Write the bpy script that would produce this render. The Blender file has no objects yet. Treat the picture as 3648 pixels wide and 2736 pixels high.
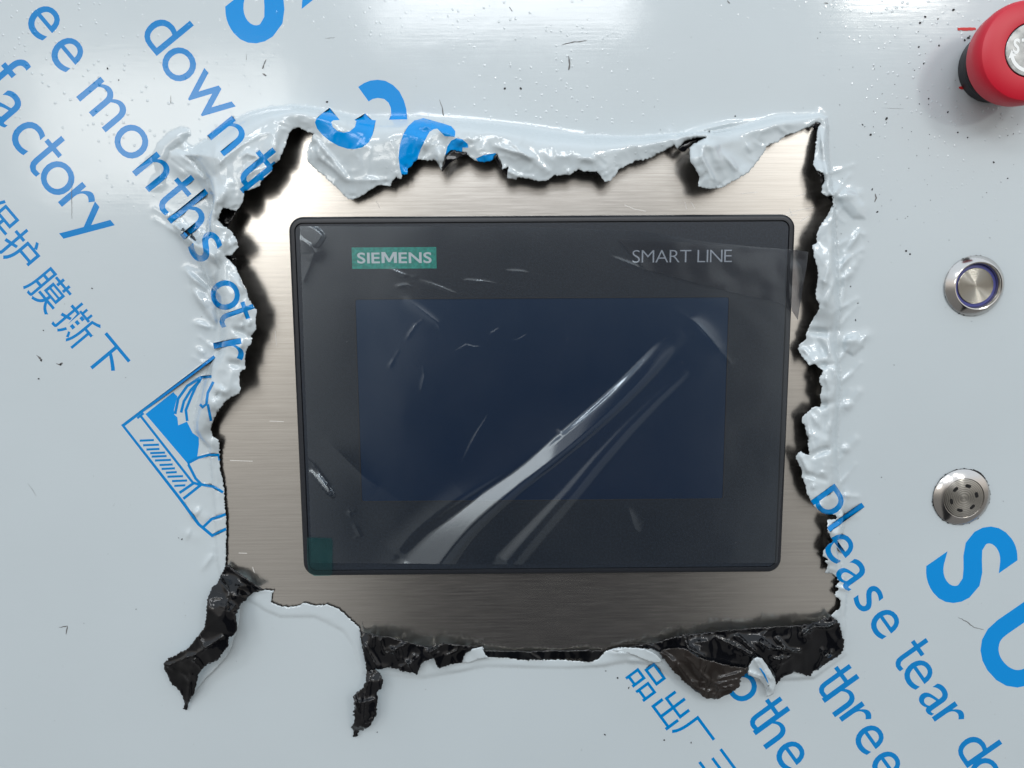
import bpy, bmesh, math, random
import numpy as np
from mathutils import Vector, Matrix
from mathutils.geometry import delaunay_2d_cdt

random.seed(7); rng = np.random.default_rng(11)
scene = bpy.context.scene
C = scene.collection
MM = 0.001

# ------------------------------------------------------------------ camera
# panel frame: x right, y up, z out of the cabinet (millimetres). World: (x, -z, y) in metres.
F = 2700.0
CAM = np.array([-14.84, 48.98, 322.55])
ANG = (-0.1309, -0.006802, -0.006173)
def rotm(a, b, c):
    X = np.array([[1,0,0],[0,math.cos(a),-math.sin(a)],[0,math.sin(a),math.cos(a)]])
    Y = np.array([[math.cos(b),0,math.sin(b)],[0,1,0],[-math.sin(b),0,math.cos(b)]])
    Z = np.array([[math.cos(c),-math.sin(c),0],[math.sin(c),math.cos(c),0],[0,0,1]])
    return Z @ Y @ X
RC = rotm(*ANG)
ROT = Matrix.Rotation(math.pi/2, 4, 'X')
cam = bpy.data.cameras.new('camera'); camo = bpy.data.objects.new('camera', cam); C.objects.link(camo)
m4 = Matrix([list(RC[i]) + [CAM[i]*MM] for i in range(3)] + [[0,0,0,1]])
camo.matrix_world = ROT @ m4
cam.sensor_width = 36.0; cam.lens = 36.0*F/3648.0; cam.clip_start = 0.01; cam.clip_end = 50
scene.camera = camo

def P(px, py, h):
    """point of the photograph -> point of the panel frame (mm) at height h above the cabinet front"""
    px = np.asarray(px, float); py = np.asarray(py, float); h = np.asarray(h, float)
    d = np.stack([(px-1824)/F, -(py-1368)/F, -np.ones_like(px)], -1) @ RC.T
    t = (h - CAM[2]) / d[..., 2]
    return CAM + d*t[..., None]
def P1(px, py, h=0.0): return P(np.array([px]), np.array([py]), np.array([h]))[0]

# ------------------------------------------------------------------ world and lamps
w = bpy.data.worlds.new('World'); scene.world = w; w.use_nodes = True
nt = w.node_tree; nt.nodes.clear()
def N(t, kind, **kw):
    n = t.nodes.new(kind)
    for k, v in kw.items(): setattr(n, k, v)
    return n
def mathn(t, op, a, b=None, c=None, clamp=False):
    n = N(t, 'ShaderNodeMath', operation=op, use_clamp=clamp)
    for i, v in enumerate((a, b, c)):
        if v is None: continue
        if isinstance(v, (int, float)): n.inputs[i].default_value = v
        else: t.links.new(v, n.inputs[i])
    return n.outputs[0]
def ramp(t, fac, stops, interp='LINEAR'):
    r = N(t, 'ShaderNodeValToRGB'); r.color_ramp.interpolation = interp
    el = r.color_ramp.elements
    while len(el) > 1: el.remove(el[-1])
    for i, (p, c) in enumerate(stops):
        e = el[0] if i == 0 else el.new(p)
        e.position = p; e.color = (*c, 1) if len(c) == 3 else c
    t.links.new(fac, r.inputs[0]); return r
def mixc(t, fac, a, b, mode='MIX'):
    n = N(t, 'ShaderNodeMix', data_type='RGBA', blend_type=mode)
    for i, v in ((0, fac), (6, a), (7, b)):
        if isinstance(v, (int, float)): n.inputs[i].default_value = v
        elif isinstance(v, tuple): n.inputs[i].default_value = (*v, 1) if len(v) == 3 else v
        else: t.links.new(v, n.inputs[i])
    return n.outputs[2]
# a workshop hall seen from the cabinet: grey floor, cream walls, pale ceiling, and the dark
# clothing of whoever holds the camera
tc = N(nt, 'ShaderNodeTexCoord'); sp = N(nt, 'ShaderNodeSeparateXYZ'); nt.links.new(tc.outputs['Generated'], sp.inputs[0])
X_, Y_, Z_ = sp.outputs
elev = mathn(nt, 'ADD', mathn(nt, 'MULTIPLY', Z_, 0.5), 0.5)
room = ramp(nt, elev, [(0.0,(0.22,0.22,0.22)),(0.36,(0.28,0.275,0.265)),(0.45,(0.42,0.405,0.38)),(0.51,(0.78,0.745,0.70)),(0.58,(1.0,0.96,0.91)),(0.70,(1.02,1.10,1.18)),(1.0,(1.0,1.12,1.24))])
fy = mathn(nt, 'MAXIMUM', mathn(nt, 'MULTIPLY', Y_, -1.0), 0.05)
u = mathn(nt, 'DIVIDE', X_, fy); v = mathn(nt, 'DIVIDE', Z_, fy)
du = mathn(nt, 'ABSOLUTE', mathn(nt, 'SUBTRACT', u, 0.065))
wd = mathn(nt, 'SUBTRACT', 0.21, mathn(nt, 'MULTIPLY', mathn(nt, 'MAXIMUM', mathn(nt, 'ADD', v, 0.02), 0.0), 0.5))
inx = mathn(nt, 'SUBTRACT', 1.0, mathn(nt, 'DIVIDE', mathn(nt, 'SUBTRACT', du, wd), 0.10), clamp=True)
iny = mathn(nt, 'DIVIDE', mathn(nt, 'SUBTRACT', 0.22, v), 0.16, clamp=True)
person = mathn(nt, 'MULTIPLY', mathn(nt, 'MULTIPLY', inx, iny), mathn(nt, 'GREATER_THAN', mathn(nt, 'MULTIPLY', Y_, -1.0), 0.05))
bgc = mixc(nt, person, room.outputs[0], (0.02, 0.021, 0.024))
bg = N(nt, 'ShaderNodeBackground'); bg.inputs[1].default_value = 1.0
nt.links.new(bgc, bg.inputs[0])
wo = N(nt, 'ShaderNodeOutputWorld'); nt.links.new(bg.outputs[0], wo.inputs[0])

def lamp(name, x0, x1, y0, y1, Z, radiance, col):
    """rectangular ceiling/window lamp whose mirror image in the panel would fill x0..x1, y0..y1"""
    def at(px, py):
        d = RC @ np.array([(px-1824)/F, -(py-1368)/F, -1.0])
        t0 = -CAM[2]/d[2]; p = CAM + d*t0; d[2] = -d[2]
        return p + d*(Z/d[2])
    a, b = at(x0, y1), at(x1, y0)
    c = (a+b)/2; sx, sy = abs(b[0]-a[0])*MM, abs(b[1]-a[1])*MM
    l = bpy.data.lights.new(name, 'AREA'); l.shape = 'RECTANGLE'; l.size = sx; l.size_y = sy
    l.energy = radiance*sx*sy*math.pi; l.color = col
    o = bpy.data.objects.new(name, l); C.objects.link(o)
    o.matrix_world = ROT @ Matrix.Translation(Vector(c)*MM)
    return o
lamp('window_lamp', 150, 1040, 215, 700, 1600, 4.2, (1.0, 0.975, 0.92))
lamp('ceiling_lamp', 1330, 2260, -420, 110, 1600, 8.0, (0.97, 0.98, 1.0))
lamp('ceiling_lamp', 3020, 3420, -480, 0, 1600, 25.0, (1.0, 0.98, 0.93))
lamp('ceiling_lamp', 1380, 1760, -1150, -600, 1600, 10.0, (0.98, 0.985, 1.0))
lamp('ceiling_lamp', 2480, 2900, -1150, -600, 1600, 10.0, (1.0, 0.98, 0.93))
lamp('ceiling_lamp', -100, 700, -1250, -750, 1600, 13.0, (0.96, 0.98, 1.0))
scene.view_settings.view_transform = 'Standard'; scene.view_settings.look = 'None'
scene.view_settings.exposure = 0.0; scene.view_settings.gamma = 1.0
scene.cycles.max_bounces = 8; scene.cycles.transparent_max_bounces = 12
scene.cycles.caustics_reflective = False; scene.cycles.caustics_refractive = False
scene.cycles.sample_clamp_indirect = 6.0

# ------------------------------------------------------------------ materials
def newmat(name):
    m = bpy.data.materials.new(name); m.use_nodes = True
    t = m.node_tree; b = t.nodes['Principled BSDF']
    return m, t, b
def simple(name, col, rough=0.5, metal=0.0, spec=0.5, coat=0.0, coatr=0.1):
    m, t, b = newmat(name)
    b.inputs['Base Color'].default_value = (*col, 1); b.inputs['Roughness'].default_value = rough
    b.inputs['Metallic'].default_value = metal; b.inputs['Specular IOR Level'].default_value = spec
    b.inputs['Coat Weight'].default_value = coat; b.inputs['Coat Roughness'].default_value = coatr
    return m
def coords(t, scale=(1,1,1), loc=(0,0,0), rot=(0,0,0)):
    tc = N(t, 'ShaderNodeTexCoord'); mp = N(t, 'ShaderNodeMapping')
    mp.inputs['Scale'].default_value = scale; mp.inputs['Location'].default_value = loc; mp.inputs['Rotation'].default_value = rot
    t.links.new(tc.outputs['Object'], mp.inputs[0]); return mp.outputs[0]
def noise(t, vec, scale, detail=2, rough=0.5, dist=0.0):
    n = N(t, 'ShaderNodeTexNoise'); n.inputs['Scale'].default_value = scale; n.inputs['Detail'].default_value = detail
    n.inputs['Roughness'].default_value = rough; n.inputs['Distortion'].default_value = dist
    t.links.new(vec, n.inputs['Vector']); return n.outputs['Fac']
def bump(t, b, height, strength, dist, prev=None):
    n = N(t, 'ShaderNodeBump'); n.inputs['Strength'].default_value = strength; n.inputs['Distance'].default_value = dist
    t.links.new(height, n.inputs['Height'])
    if prev is not None: t.links.new(prev, n.inputs['Normal'])
    if b is not None: t.links.new(n.outputs[0], b.inputs['Normal'])
    return n.outputs[0]
def maprange(t, val, a, b_, c=0.0, d=1.0, smooth=False):
    n = N(t, 'ShaderNodeMapRange', interpolation_type='SMOOTHSTEP' if smooth else 'LINEAR')
    t.links.new(val, n.inputs[0])
    for i, v in zip((1,2,3,4), (a,b_,c,d)): n.inputs[i].default_value = v
    return n.outputs[0]

def film_mat(name, base, rough=0.13, dirt=True):
    m, t, b = newmat(name)
    v = coords(t)
    big = noise(t, v, 9, 3)
    col = mixc(t, maprange(t, big, 0.3, 0.7, 0, 1), base, tuple(c*0.95 for c in base))
    if dirt:
        vs = coords(t, (1,0.8,1), (0.3,0.1,0))
        n1 = noise(t, vs, 420, 3, 0.6); gate = noise(t, v, 26, 2)
        sm = mathn(t, 'MULTIPLY', maprange(t, n1, 0.70, 0.80, 0, 1), maprange(t, gate, 0.52, 0.66, 0, 0.6))
        col = mixc(t, sm, col, (0.16,0.16,0.16))
    t.links.new(col, b.inputs['Base Color'])
    t.links.new(maprange(t, noise(t, v, 22, 4, 0.65), 0.3, 0.75, rough*0.8, rough*1.35), b.inputs['Roughness']); b.inputs['Specular IOR Level'].default_value = 0.75
    # pressed on brushed steel: faint horizontal lines, plus small trapped bubbles
    vl = coords(t, (0.06,1,1)); lines = noise(t, vl, 900, 2, 0.6)
    n1 = bump(t, None, lines, 0.06, 0.0002)
    bub = N(t, 'ShaderNodeTexVoronoi', feature='F1'); bub.inputs['Scale'].default_value = 480
    t.links.new(v, bub.inputs['Vector'])
    gate2 = maprange(t, noise(t, v, 12, 2), 0.42, 0.60, 0, 1)
    pick = N(t, 'ShaderNodeSeparateColor'); t.links.new(bub.outputs['Color'], pick.inputs[0])
    sx = N(t, 'ShaderNodeSeparateXYZ'); t.links.new(v, sx.inputs[0])
    on = mathn(t, 'MULTIPLY', mathn(t, 'GREATER_THAN', pick.outputs[0], 0.72), mathn(t, 'MULTIPLY', gate2, maprange(t, sx.outputs[1], 0.05, 0.11, 0.04, 1)))
    hb = mathn(t, 'MULTIPLY', maprange(t, bub.outputs['Distance'], 0.10, 0.30, 1, 0, True), on)
    n2 = bump(t, None, hb, 0.55, 0.0002, n1)
    bump(t, b, noise(t, v, 60, 2), 0.03, 0.002, n2)
    return m
M = {}
M['film'] = film_mat('pale_blue_grey_film', (0.51,0.57,0.60), 0.12)
M['ink'] = film_mat('blue_print', (0.0,0.20,0.53), 0.12, dirt=False)
M['ink2'] = film_mat('bright_blue_print', (0.0,0.25,0.66), 0.12, dirt=False)
def black_film(name, col, rough):
    m, t, b = newmat(name); v = coords(t)
    b.inputs['Roughness'].default_value = rough; b.inputs['Specular IOR Level'].default_value = 0.38
    c = mixc(t, maprange(t, noise(t, v, 45, 3), 0.35, 0.7), col, tuple(x*2.2 for x in col)); t.links.new(c, b.inputs['Base Color'])
    n1 = bump(t, None, noise(t, v, 60, 1, 0.5, 0.5), 0.10, 0.0012)
    bump(t, b, noise(t, coords(t, (1,0.35,1), rot=(0,0,0.7)), 260, 2), 0.08, 0.0006, n1)
    return m
for k_ in ('ink','ink2'): M[k_].node_tree.nodes['Principled BSDF'].inputs['Specular IOR Level'].default_value = 0.38
M['black'] = black_film('black_film_backing', (0.0022,0.0024,0.0032), 0.11)
M['black_flat'] = simple('black_film_back', (0.005,0.005,0.006), 0.45)
M['brownblack'] = black_film('thin_brown_black_film', (0.012,0.010,0.009), 0.14)
M['burr'] = simple('black_shred', (0.01,0.01,0.012), 0.6)
# brushed stainless steel
m, t, b = newmat('brushed_steel'); M['steel'] = m
b.inputs['Metallic'].default_value = 1.0
vl = coords(t, (0.02,1,1)); l1 = noise(t, vl, 1150, 4, 0.75); l2 = noise(t, coords(t, (0.05,1,1), (0.2,0.7,0)), 1300, 3, 0.6)
v = coords(t)
c = mixc(t, maprange(t, l1, 0.35, 0.65), (0.79,0.76,0.71), (0.91,0.88,0.83))
c = mixc(t, maprange(t, noise(t, v, 14, 3), 0.35, 0.7, 0, 0.35), c, (0.72,0.70,0.665))
t.links.new(c, b.inputs['Base Color'])
t.links.new(maprange(t, l2, 0.3, 0.7, 0.205, 0.25), b.inputs['Roughness'])
b.inputs['Anisotropic'].default_value = 0.45; b.inputs['Anisotropic Rotation'].default_value = 0.25
tg = N(t, 'ShaderNodeTangent', direction_type='UV_MAP'); t.links.new(tg.outputs[0], b.inputs['Tangent'])
bump(t, b, l1, 0.03, 0.0001)
# plastics and metals
def plastic(name, col, rough, grain=2600, st=0.35, spec=0.5):
    m, t, b = newmat(name); v = coords(t)
    c = mixc(t, maprange(t, noise(t, v, grain*0.6, 2), 0.4, 0.65), col, tuple(x*1.5 for x in col)); t.links.new(c, b.inputs['Base Color'])
    b.inputs['Roughness'].default_value = rough; b.inputs['Specular IOR Level'].default_value = spec
    bump(t, b, noise(t, v, grain, 2), st, 0.0001); return m
M['bezel'] = plastic('charcoal_plastic', (0.008,0.010,0.014), 0.42)
M['face'] = plastic('charcoal_front_foil', (0.010,0.015,0.023), 0.36, 1900, 0.45)
m, t, b = newmat('dark_blue_glass'); M['display'] = m
b.inputs['Base Color'].default_value = (0.005,0.014,0.038,1); b.inputs['Roughness'].default_value = 0.30
b.inputs['Specular IOR Level'].default_value = 1.0; b.inputs['Specular Tint'].default_value = (0.50,0.72,1.0,1)
M['green'] = plastic('petrol_green_print', (0.010,0.20,0.16), 0.45, 1500, 0.2)
M['white'] = simple('grey_white_print', (0.50,0.56,0.58), 0.5)
M['grey_white'] = simple('pale_grey_print', (0.50,0.55,0.60), 0.5)
def metal(name, col, rough, aniso=0.0, lines=0, radial=False, conc=0):
    m, t, b = newmat(name)
    b.inputs['Metallic'].default_value = 1; b.inputs['Base Color'].default_value = (*col,1); b.inputs['Roughness'].default_value = rough
    if aniso:
        b.inputs['Anisotropic'].default_value = aniso; b.inputs['Anisotropic Rotation'].default_value = 0.25
        tg = N(t, 'ShaderNodeTangent', direction_type='RADIAL', axis='Z'); t.links.new(tg.outputs[0], b.inputs['Tangent'])
    if conc:
        tc = N(t, 'ShaderNodeTexCoord'); ln = N(t, 'ShaderNodeVectorMath', operation='LENGTH'); t.links.new(tc.outputs['Object'], ln.inputs[0])
        s = mathn(t, 'SINE', mathn(t, 'MULTIPLY', ln.outputs['Value'], conc)); bump(t, b, s, 0.25, 0.00008)
    return m
M['chrome'] = metal('turned_steel', (0.56,0.54,0.52), 0.16, 0.5)
M['cap'] = metal('spun_steel', (0.40,0.385,0.345), 0.23, 0.9, conc=26000)
M['buzz'] = metal('grooved_steel', (0.46,0.45,0.42), 0.23, 0.9, conc=9000)
M['violet'] = simple('violet_blue_plastic', (0.075,0.08,0.28), 0.35)
M['red'] = simple('red_plastic', (0.50,0.0015,0.020), 0.42)
M['rubber'] = simple('black_collar', (0.012,0.014,0.018), 0.45)
M['greyring'] = simple('grey_plastic', (0.35,0.35,0.36), 0.4)
m, t, b = newmat('silver_label'); M['label'] = m
b.inputs['Metallic'].default_value = 0.9; b.inputs['Roughness'].default_value = 0.3
t.links.new(mixc(t, maprange(t, noise(t, coords(t), 260, 3), 0.35, 0.7), (0.20,0.21,0.21), (0.42,0.43,0.43)), b.inputs['Base Color'])
M['labelprint'] = simple('white_print', (0.82,0.84,0.84), 0.5)
M['marker'] = simple('red_marker', (0.55,0.02,0.02), 0.5)
M['black_hole'] = simple('dark_opening', (0.003,0.003,0.003), 0.9)
# clear film over the front of the device
def clear(name, tint, gloss, haze, rough, hz=(0.5,0.52,0.55)):
    m, t, b = newmat(name); t.nodes.remove(b); out = t.nodes['Material Output']
    tr = N(t, 'ShaderNodeBsdfTransparent'); tr.inputs[0].default_value = (*tint,1)
    gl = N(t, 'ShaderNodeBsdfGlossy'); gl.inputs['Roughness'].default_value = rough; gl.inputs[0].default_value = (0.80,0.91,1,1)
    df = N(t, 'ShaderNodeBsdfDiffuse'); df.inputs[0].default_value = (*hz,1)
    v = coords(t)
    n1 = bump(t, None, noise(t, v, 18, 2, 0.5, 0.6), 0.08, 0.004)
    n2 = bump(t, None, noise(t, v, 130, 2, 0.6), 0.03, 0.0015, n1)
    t.links.new(n1, gl.inputs['Normal'])
    fr = N(t, 'ShaderNodeLayerWeight'); fr.inputs[0].default_value = 0.12; t.links.new(n2, fr.inputs['Normal'])
    f = mathn(t, 'ADD', mathn(t, 'MULTIPLY', fr.outputs['Fresnel'], 1.2), gloss, clamp=True)
    hzf = maprange(t, noise(t, v, 18, 4, 0.6), 0.35, 0.75, haze*0.25, haze*1.9)
    spk = maprange(t, noise(t, v, 520, 2), 0.73, 0.80, 0, 0.10)
    a = N(t, 'ShaderNodeMixShader'); t.links.new(mathn(t, 'ADD', hzf, spk), a.inputs[0]); t.links.new(tr.outputs[0], a.inputs[1]); t.links.new(df.outputs[0], a.inputs[2])
    c2 = N(t, 'ShaderNodeMixShader'); t.links.new(f, c2.inputs[0]); t.links.new(a.outputs[0], c2.inputs[1]); t.links.new(gl.outputs[0], c2.inputs[2])
    t.links.new(c2.outputs[0], out.inputs[0]); return m
M['clear'] = clear('clear_plastic_film', (0.93,0.95,0.97), 0.075, 0.010, 0.11)
M['tab'] = clear('smoky_clear_film', (0.80,0.80,0.82), 0.03, 0.02, 0.12)
M['smoky'] = clear('smoky_folded_film', (0.42,0.42,0.44), 0.05, 0.05, 0.15)
M['greentape'] = clear('green_clear_tape', (0.45,0.80,0.78), 0.04, 0.05, 0.15, (0.05,0.30,0.30))

# ------------------------------------------------------------------ object helpers
def obj(name, verts, faces, mats, parent=None, smooth=False, mi=None, loc=None):
    """verts in mm of the panel frame; with a parent they are relative to the parent's location"""
    v = np.asarray(verts, float)
    off = np.array(parent['_o']) if parent is not None and '_o' in parent else np.zeros(3)
    if loc is not None: off = np.asarray(loc, float)
    v = (v-off)*MM
    me = bpy.data.meshes.new(name); me.from_pydata(v.tolist(), [], [list(map(int, f)) for f in faces])
    for m in (mats if isinstance(mats, (list, tuple)) else [mats]): me.materials.append(m)
    if mi is not None: me.polygons.foreach_set('material_index', list(mi))
    if smooth: me.shade_smooth()
    me.update()
    o = bpy.data.objects.new(name, me); C.objects.link(o)
    if parent is not None: o.parent = parent
    else:
        o.matrix_world = ROT @ Matrix.Translation(Vector(off)*MM)
    return o
def thing(name, label, cat, at=(0,0,0), group=None):
    o = bpy.data.objects.new(name, None); C.objects.link(o); o.empty_display_size = 0.01
    o.matrix_world = ROT @ Matrix.Translation(Vector(at)*MM); o['label'] = label; o['category'] = cat
    OFF[o.name] = np.array(at, float)
    if group: o['group'] = group
    return o
OFF = {}
def part(name, verts, faces, mats, parent, **k):
    v = np.asarray(verts, float) - OFF[parent.name]
    o = obj(name, v, faces, mats, None, **k); o.matrix_world = Matrix.Identity(4); o.parent = parent
    OFF[o.name] = OFF[parent.name]
    return o
def mod_bevel(o, w=0.0002, seg=2):
    b = o.modifiers.new('bevel', 'BEVEL'); b.width = w; b.segments = seg; b.limit_method = 'ANGLE'; return o
def lathe(prof, n=96, cx=0.0, cy=0.0, jitter=None):
    """profile [(radius, z)...] about an axis along z through (cx, cy)"""
    vs, fs = [], []
    for r, z in prof:
        for k in range(n):
            a = 2*math.pi*k/n; vs.append((cx + r*math.cos(a), cy + r*math.sin(a), z))
    for i in range(len(prof)-1):
        for k in range(n):
            a, b = i*n+k, i*n+(k+1) % n
            fs.append((a, b, b+n, a+n))
    if prof[-1][0] < 0.02:
        pass
    return vs, fs
def rrect(x0, x1, y0, y1, r, z, n=10):
    pts = []
    for cx, cy, a0 in ((x1-r,y1-r,0),(x0+r,y1-r,90),(x0+r,y0+r,180),(x1-r,y0+r,270)):
        for k in range(n+1):
            a = math.radians(a0 + 90*k/n); pts.append((cx+r*math.cos(a), cy+r*math.sin(a), z))
    return pts
def loft(rings, cap=True):
    vs = []; fs = []; n = len(rings[0])
    for r in rings: vs += r
    for i in range(len(rings)-1):
        for k in range(n):
            a, b = i*n+k, i*n+(k+1) % n; fs.append((a, b, b+n, a+n))
    if cap: fs.append([ (len(rings)-1)*n+k for k in range(n)])
    return vs, fs
_glyphs = {}
def own_t():
    # a letter t with a bar on both sides and a hooked foot, joined to one outline (font units)
    out = [(-.040,.64),(.040,.64),(.040,.475),(.165,.475),(.165,.405),(.040,.405),(.040,.15),(.050,.095),(.085,.062),(.135,.062),(.165,.068),(.165,-.004),(.120,-.014),(.060,-.012),(.005,.018),(-.030,.070),(-.040,.14),(-.040,.405),(-.125,.405),(-.125,.475),(-.040,.475)]
    n = len(out); return np.array(out), [tuple(range(n))], [(i, (i+1) % n) for i in range(n)]
def glyph(ch, bold=0.0):
    """outline and filled faces of a character in font units (x-height about 0.5)"""
    k = (ch, bold)
    if k not in _glyphs:
        cu = bpy.data.curves.new('letter', 'FONT'); cu.body = ch; cu.offset = bold; cu.resolution_u = 5
        o = bpy.data.objects.new('letter', cu); C.objects.link(o); bpy.context.view_layer.update()
        me = bpy.data.meshes.new_from_object(o.evaluated_get(bpy.context.evaluated_depsgraph_get()))
        vs = np.array([v.co[:2] for v in me.vertices]); fs = [tuple(p.vertices) for p in me.polygons]
        tri = vs[np.array([f for f in fs if len(f) == 3])] if fs else None
        if bold > 0 and tri is not None:      # emboldened outlines can overlap: refill them as one layer
            ed = sorted({(min(a,b), max(a,b)) for f in fs for a, b in zip(f, f[1:]+f[:1])})
            r = delaunay_2d_cdt([Vector(p) for p in vs], ed, [], 0, 1e-5)
            nv = np.array([tuple(p) for p in r[0]]); nf = []
            for f in r[2]:
                c = nv[list(f)].mean(0); a, b_, d_ = tri[:,0], tri[:,1], tri[:,2]
                def sd(p, q): return (q[:,0]-p[:,0])*(c[1]-p[:,1])-(q[:,1]-p[:,1])*(c[0]-p[:,0])
                s1, s2, s3 = sd(a,b_), sd(b_,d_), sd(d_,a)
                if (((s1 >= 0) & (s2 >= 0) & (s3 >= 0)) | ((s1 <= 0) & (s2 <= 0) & (s3 <= 0))).any(): nf.append(tuple(f))
            vs, fs = nv, nf
        cnt = {}
        for f in fs:
            for a, b in zip(f, f[1:]+f[:1]):
                e = (min(a,b), max(a,b)); cnt[e] = cnt.get(e, 0)+1
        es = [e for e, c in cnt.items() if c == 1]
        bpy.data.objects.remove(o); bpy.data.curves.remove(cu); bpy.data.meshes.remove(me)
        _glyphs[k] = (vs, fs, es)
    return _glyphs[k]

# ------------------------------------------------------------------ geometry of the tear
OUT = [(1035,467),(1051,456),(1067,454),(1083,463),(1103,474),(1119,476),(1112,490),(1098,526),(1094,553),(1096,576),(1123,601),(1159,630),(1187,657),(1214,684),(1236,707),(1254,711),(1282,702),(1309,684),(1336,666),(1349,659),(1376,662),(1390,664),(1397,646),(1411,630),(1420,636),(1431,637),(1431,621),(1449,621),(1454,601),(1470,589),(1474,576),(1494,567),(1503,571),(1549,571),(1558,580),(1573,607),(1577,588),(1587,553),(1607,535),(1639,540),(1659,542),(1671,555),(1689,571),(1702,576),(1725,578),(1752,571),(1770,546),(1777,567),(1786,589),(1788,605),(1798,600),(1811,594),(1806,634),(1838,641),(1847,632),(1883,637),(1924,646),(1955,641),(1974,625),(2005,623),(2032,623),(2059,603),(2087,612),(2127,610),(2141,630),(2154,648),(2177,644),(2195,621),(2204,603),(2231,592),(2268,571),(2290,571),(2322,561),(2358,540),(2394,521),(2399,515),(2412,530),(2422,521),(2440,503),(2471,492),(2516,489),(2471,512),(2456,526),(2458,571),(2476,598),(2492,634),(2487,662),(2516,673),(2553,673),(2580,664),(2607,648),(2634,634),(2666,616),(2688,589),(2711,558),(2727,535),(2729,521),(2751,510),(2774,506),(2783,494),(2806,478),(2833,474),(2864,458),(2886,452),(2892,447),(2905,436),(2920,437),(2923,443),(2914,454),(2908,503),(2902,553),(2897,585),(2910,607),(2932,616),(2939,643),(2928,662),(2929,689),(2941,698),(2966,698),(2967,730),(2955,752),(2946,770),(2919,811),(2910,829),(2910,865),(2894,874),(2898,910),(2912,951),(2914,990),(2909,1028),(2905,1047),(2910,1070),(2920,1085),(2918,1104),(2904,1127),(2888,1149),(2882,1168),(2872,1187),(2871,1209),(2847,1229),(2844,1247),(2853,1266),(2869,1282),(2885,1301),(2904,1297),(2916,1307),(2932,1320),(2929,1335),(2918,1345),(2920,1361),(2931,1377),(2926,1396),(2921,1411),(2924,1434),(2923,1449),(2901,1449),(2882,1465),(2859,1484),(2856,1500),(2869,1519),(2871,1541),(2880,1560),(2878,1579),(2880,1601),(2886,1622),(2869,1617),(2853,1608),(2840,1617),(2836,1630),(2844,1649),(2857,1677),(2855,1693),(2863,1709),(2872,1734),(2875,1759),(2885,1778),(2897,1801),(2910,1813),(2935,1831),(2979,1834),(2982,1842),(2977,1850),(2946,1852),(2948,1880),(2951,1899),(2967,1924),(2964,1934),(2948,1943),(2935,1962),(2931,1981),(2951,1994),(2939,1999),(2950,2013),(2939,2041),(2968,2045),(2978,2052),(2991,2072),(2977,2086),(2989,2099),(2973,2118),(2996,2140),(2991,2167),(2968,2185),(2960,2196),(2985,2215),(2985,2330),(2900,2370),(2700,2385),(2560,2400),(2420,2340),(2370,2325),(2340,2312),(2250,2307),(2200,2307),(2160,2318),(2135,2345),(2110,2357),(2070,2356),(2000,2351),(1930,2350),(1880,2350),(1822,2345),(1790,2341),(1739,2341),(1730,2327),(1719,2306),(1700,2308),(1684,2312),(1657,2330),(1640,2362),(1600,2345),(1550,2340),(1500,2360),(1400,2370),(1330,2375),(1307,2370),(1297,2340),(1292,2310),(1288,2285),(1284,2255),(1283,2240),(1272,2228),(1259,2216),(1227,2189),(1209,2171),(1169,2155),(1123,2158),(1083,2148),(1056,2160),(1024,2162),(1001,2162),(983,2153),(965,2146),(970,2117),(975,2105),(948,2101),(915,2107),(880,2100),(840,2080),(812,2045),(803,2010),(806,1995),(805,1945),(807,1900),(806,1860),(800,1800),(799,1750),(793,1705),(784,1678),(782,1633),(782,1588),(777,1565),(757,1556),(751,1529),(757,1506),(762,1493),(775,1470),(798,1434),(829,1411),(852,1402),(857,1384),(852,1362),(854,1325),(875,1312),(872,1280),(879,1249),(895,1222),(900,1206),(893,1199),(913,1172),(911,1136),(915,1108),(902,1086),(884,1059),(877,1027),(863,1005),(852,978),(838,950),(822,932),(800,912),(822,910),(849,880),(843,852),(820,820),(793,802),(777,784),(784,761),(793,739),(843,752),(866,716),(870,680),(897,675),(927,662),(929,648),(970,607),(972,589),(997,567),(1006,544),(1019,512),(1028,481)]
BASE = [(1320,424),(1200,398),(1100,381),(1040,377),(960,384),(890,402),(830,428),(760,478),(700,520),(655,552),(690,575),(735,640),(752,700),(745,760),(735,830),(700,850),(640,800),(615,795),(650,850),(700,920),(735,1000),(770,1060),(782,1150),(775,1250),(745,1300),(715,1380),(700,1440),(690,1500),(694,1535),(712,1562),(745,1600),(752,1700),(760,1800),(765,1900),(768,1985),(780,2040),(850,2120),(950,2180),(1000,2200),(1120,2200),(1220,2250),(1255,2300),(1290,2400),(1500,2420),(1740,2375),(2000,2382),(2150,2375),(2230,2362),(2330,2370),(2400,2420),(2700,2430),(2900,2420),(3020,2330),(3015,2180),(3020,2100),(3000,2030),(2985,1950),(3005,1890),(3010,1830),(2995,1750),(2988,1650),(2984,1560),(2990,1470),(2996,1380),(2992,1300),(2986,1230),(2984,1180),(2995,1100),(2990,1000),(2985,900),(2978,800),(2970,700),(2958,610),(2950,520),(2952,450),(2945,418),(2920,408),(2860,412),(2760,418),(2700,432),(2620,452),(2540,470),(2450,474),(2300,486),(2200,488),(2080,482),(1980,470),(1860,452),(1750,440),(1680,434),(1620,430),(1500,420),(1420,424)]
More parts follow.
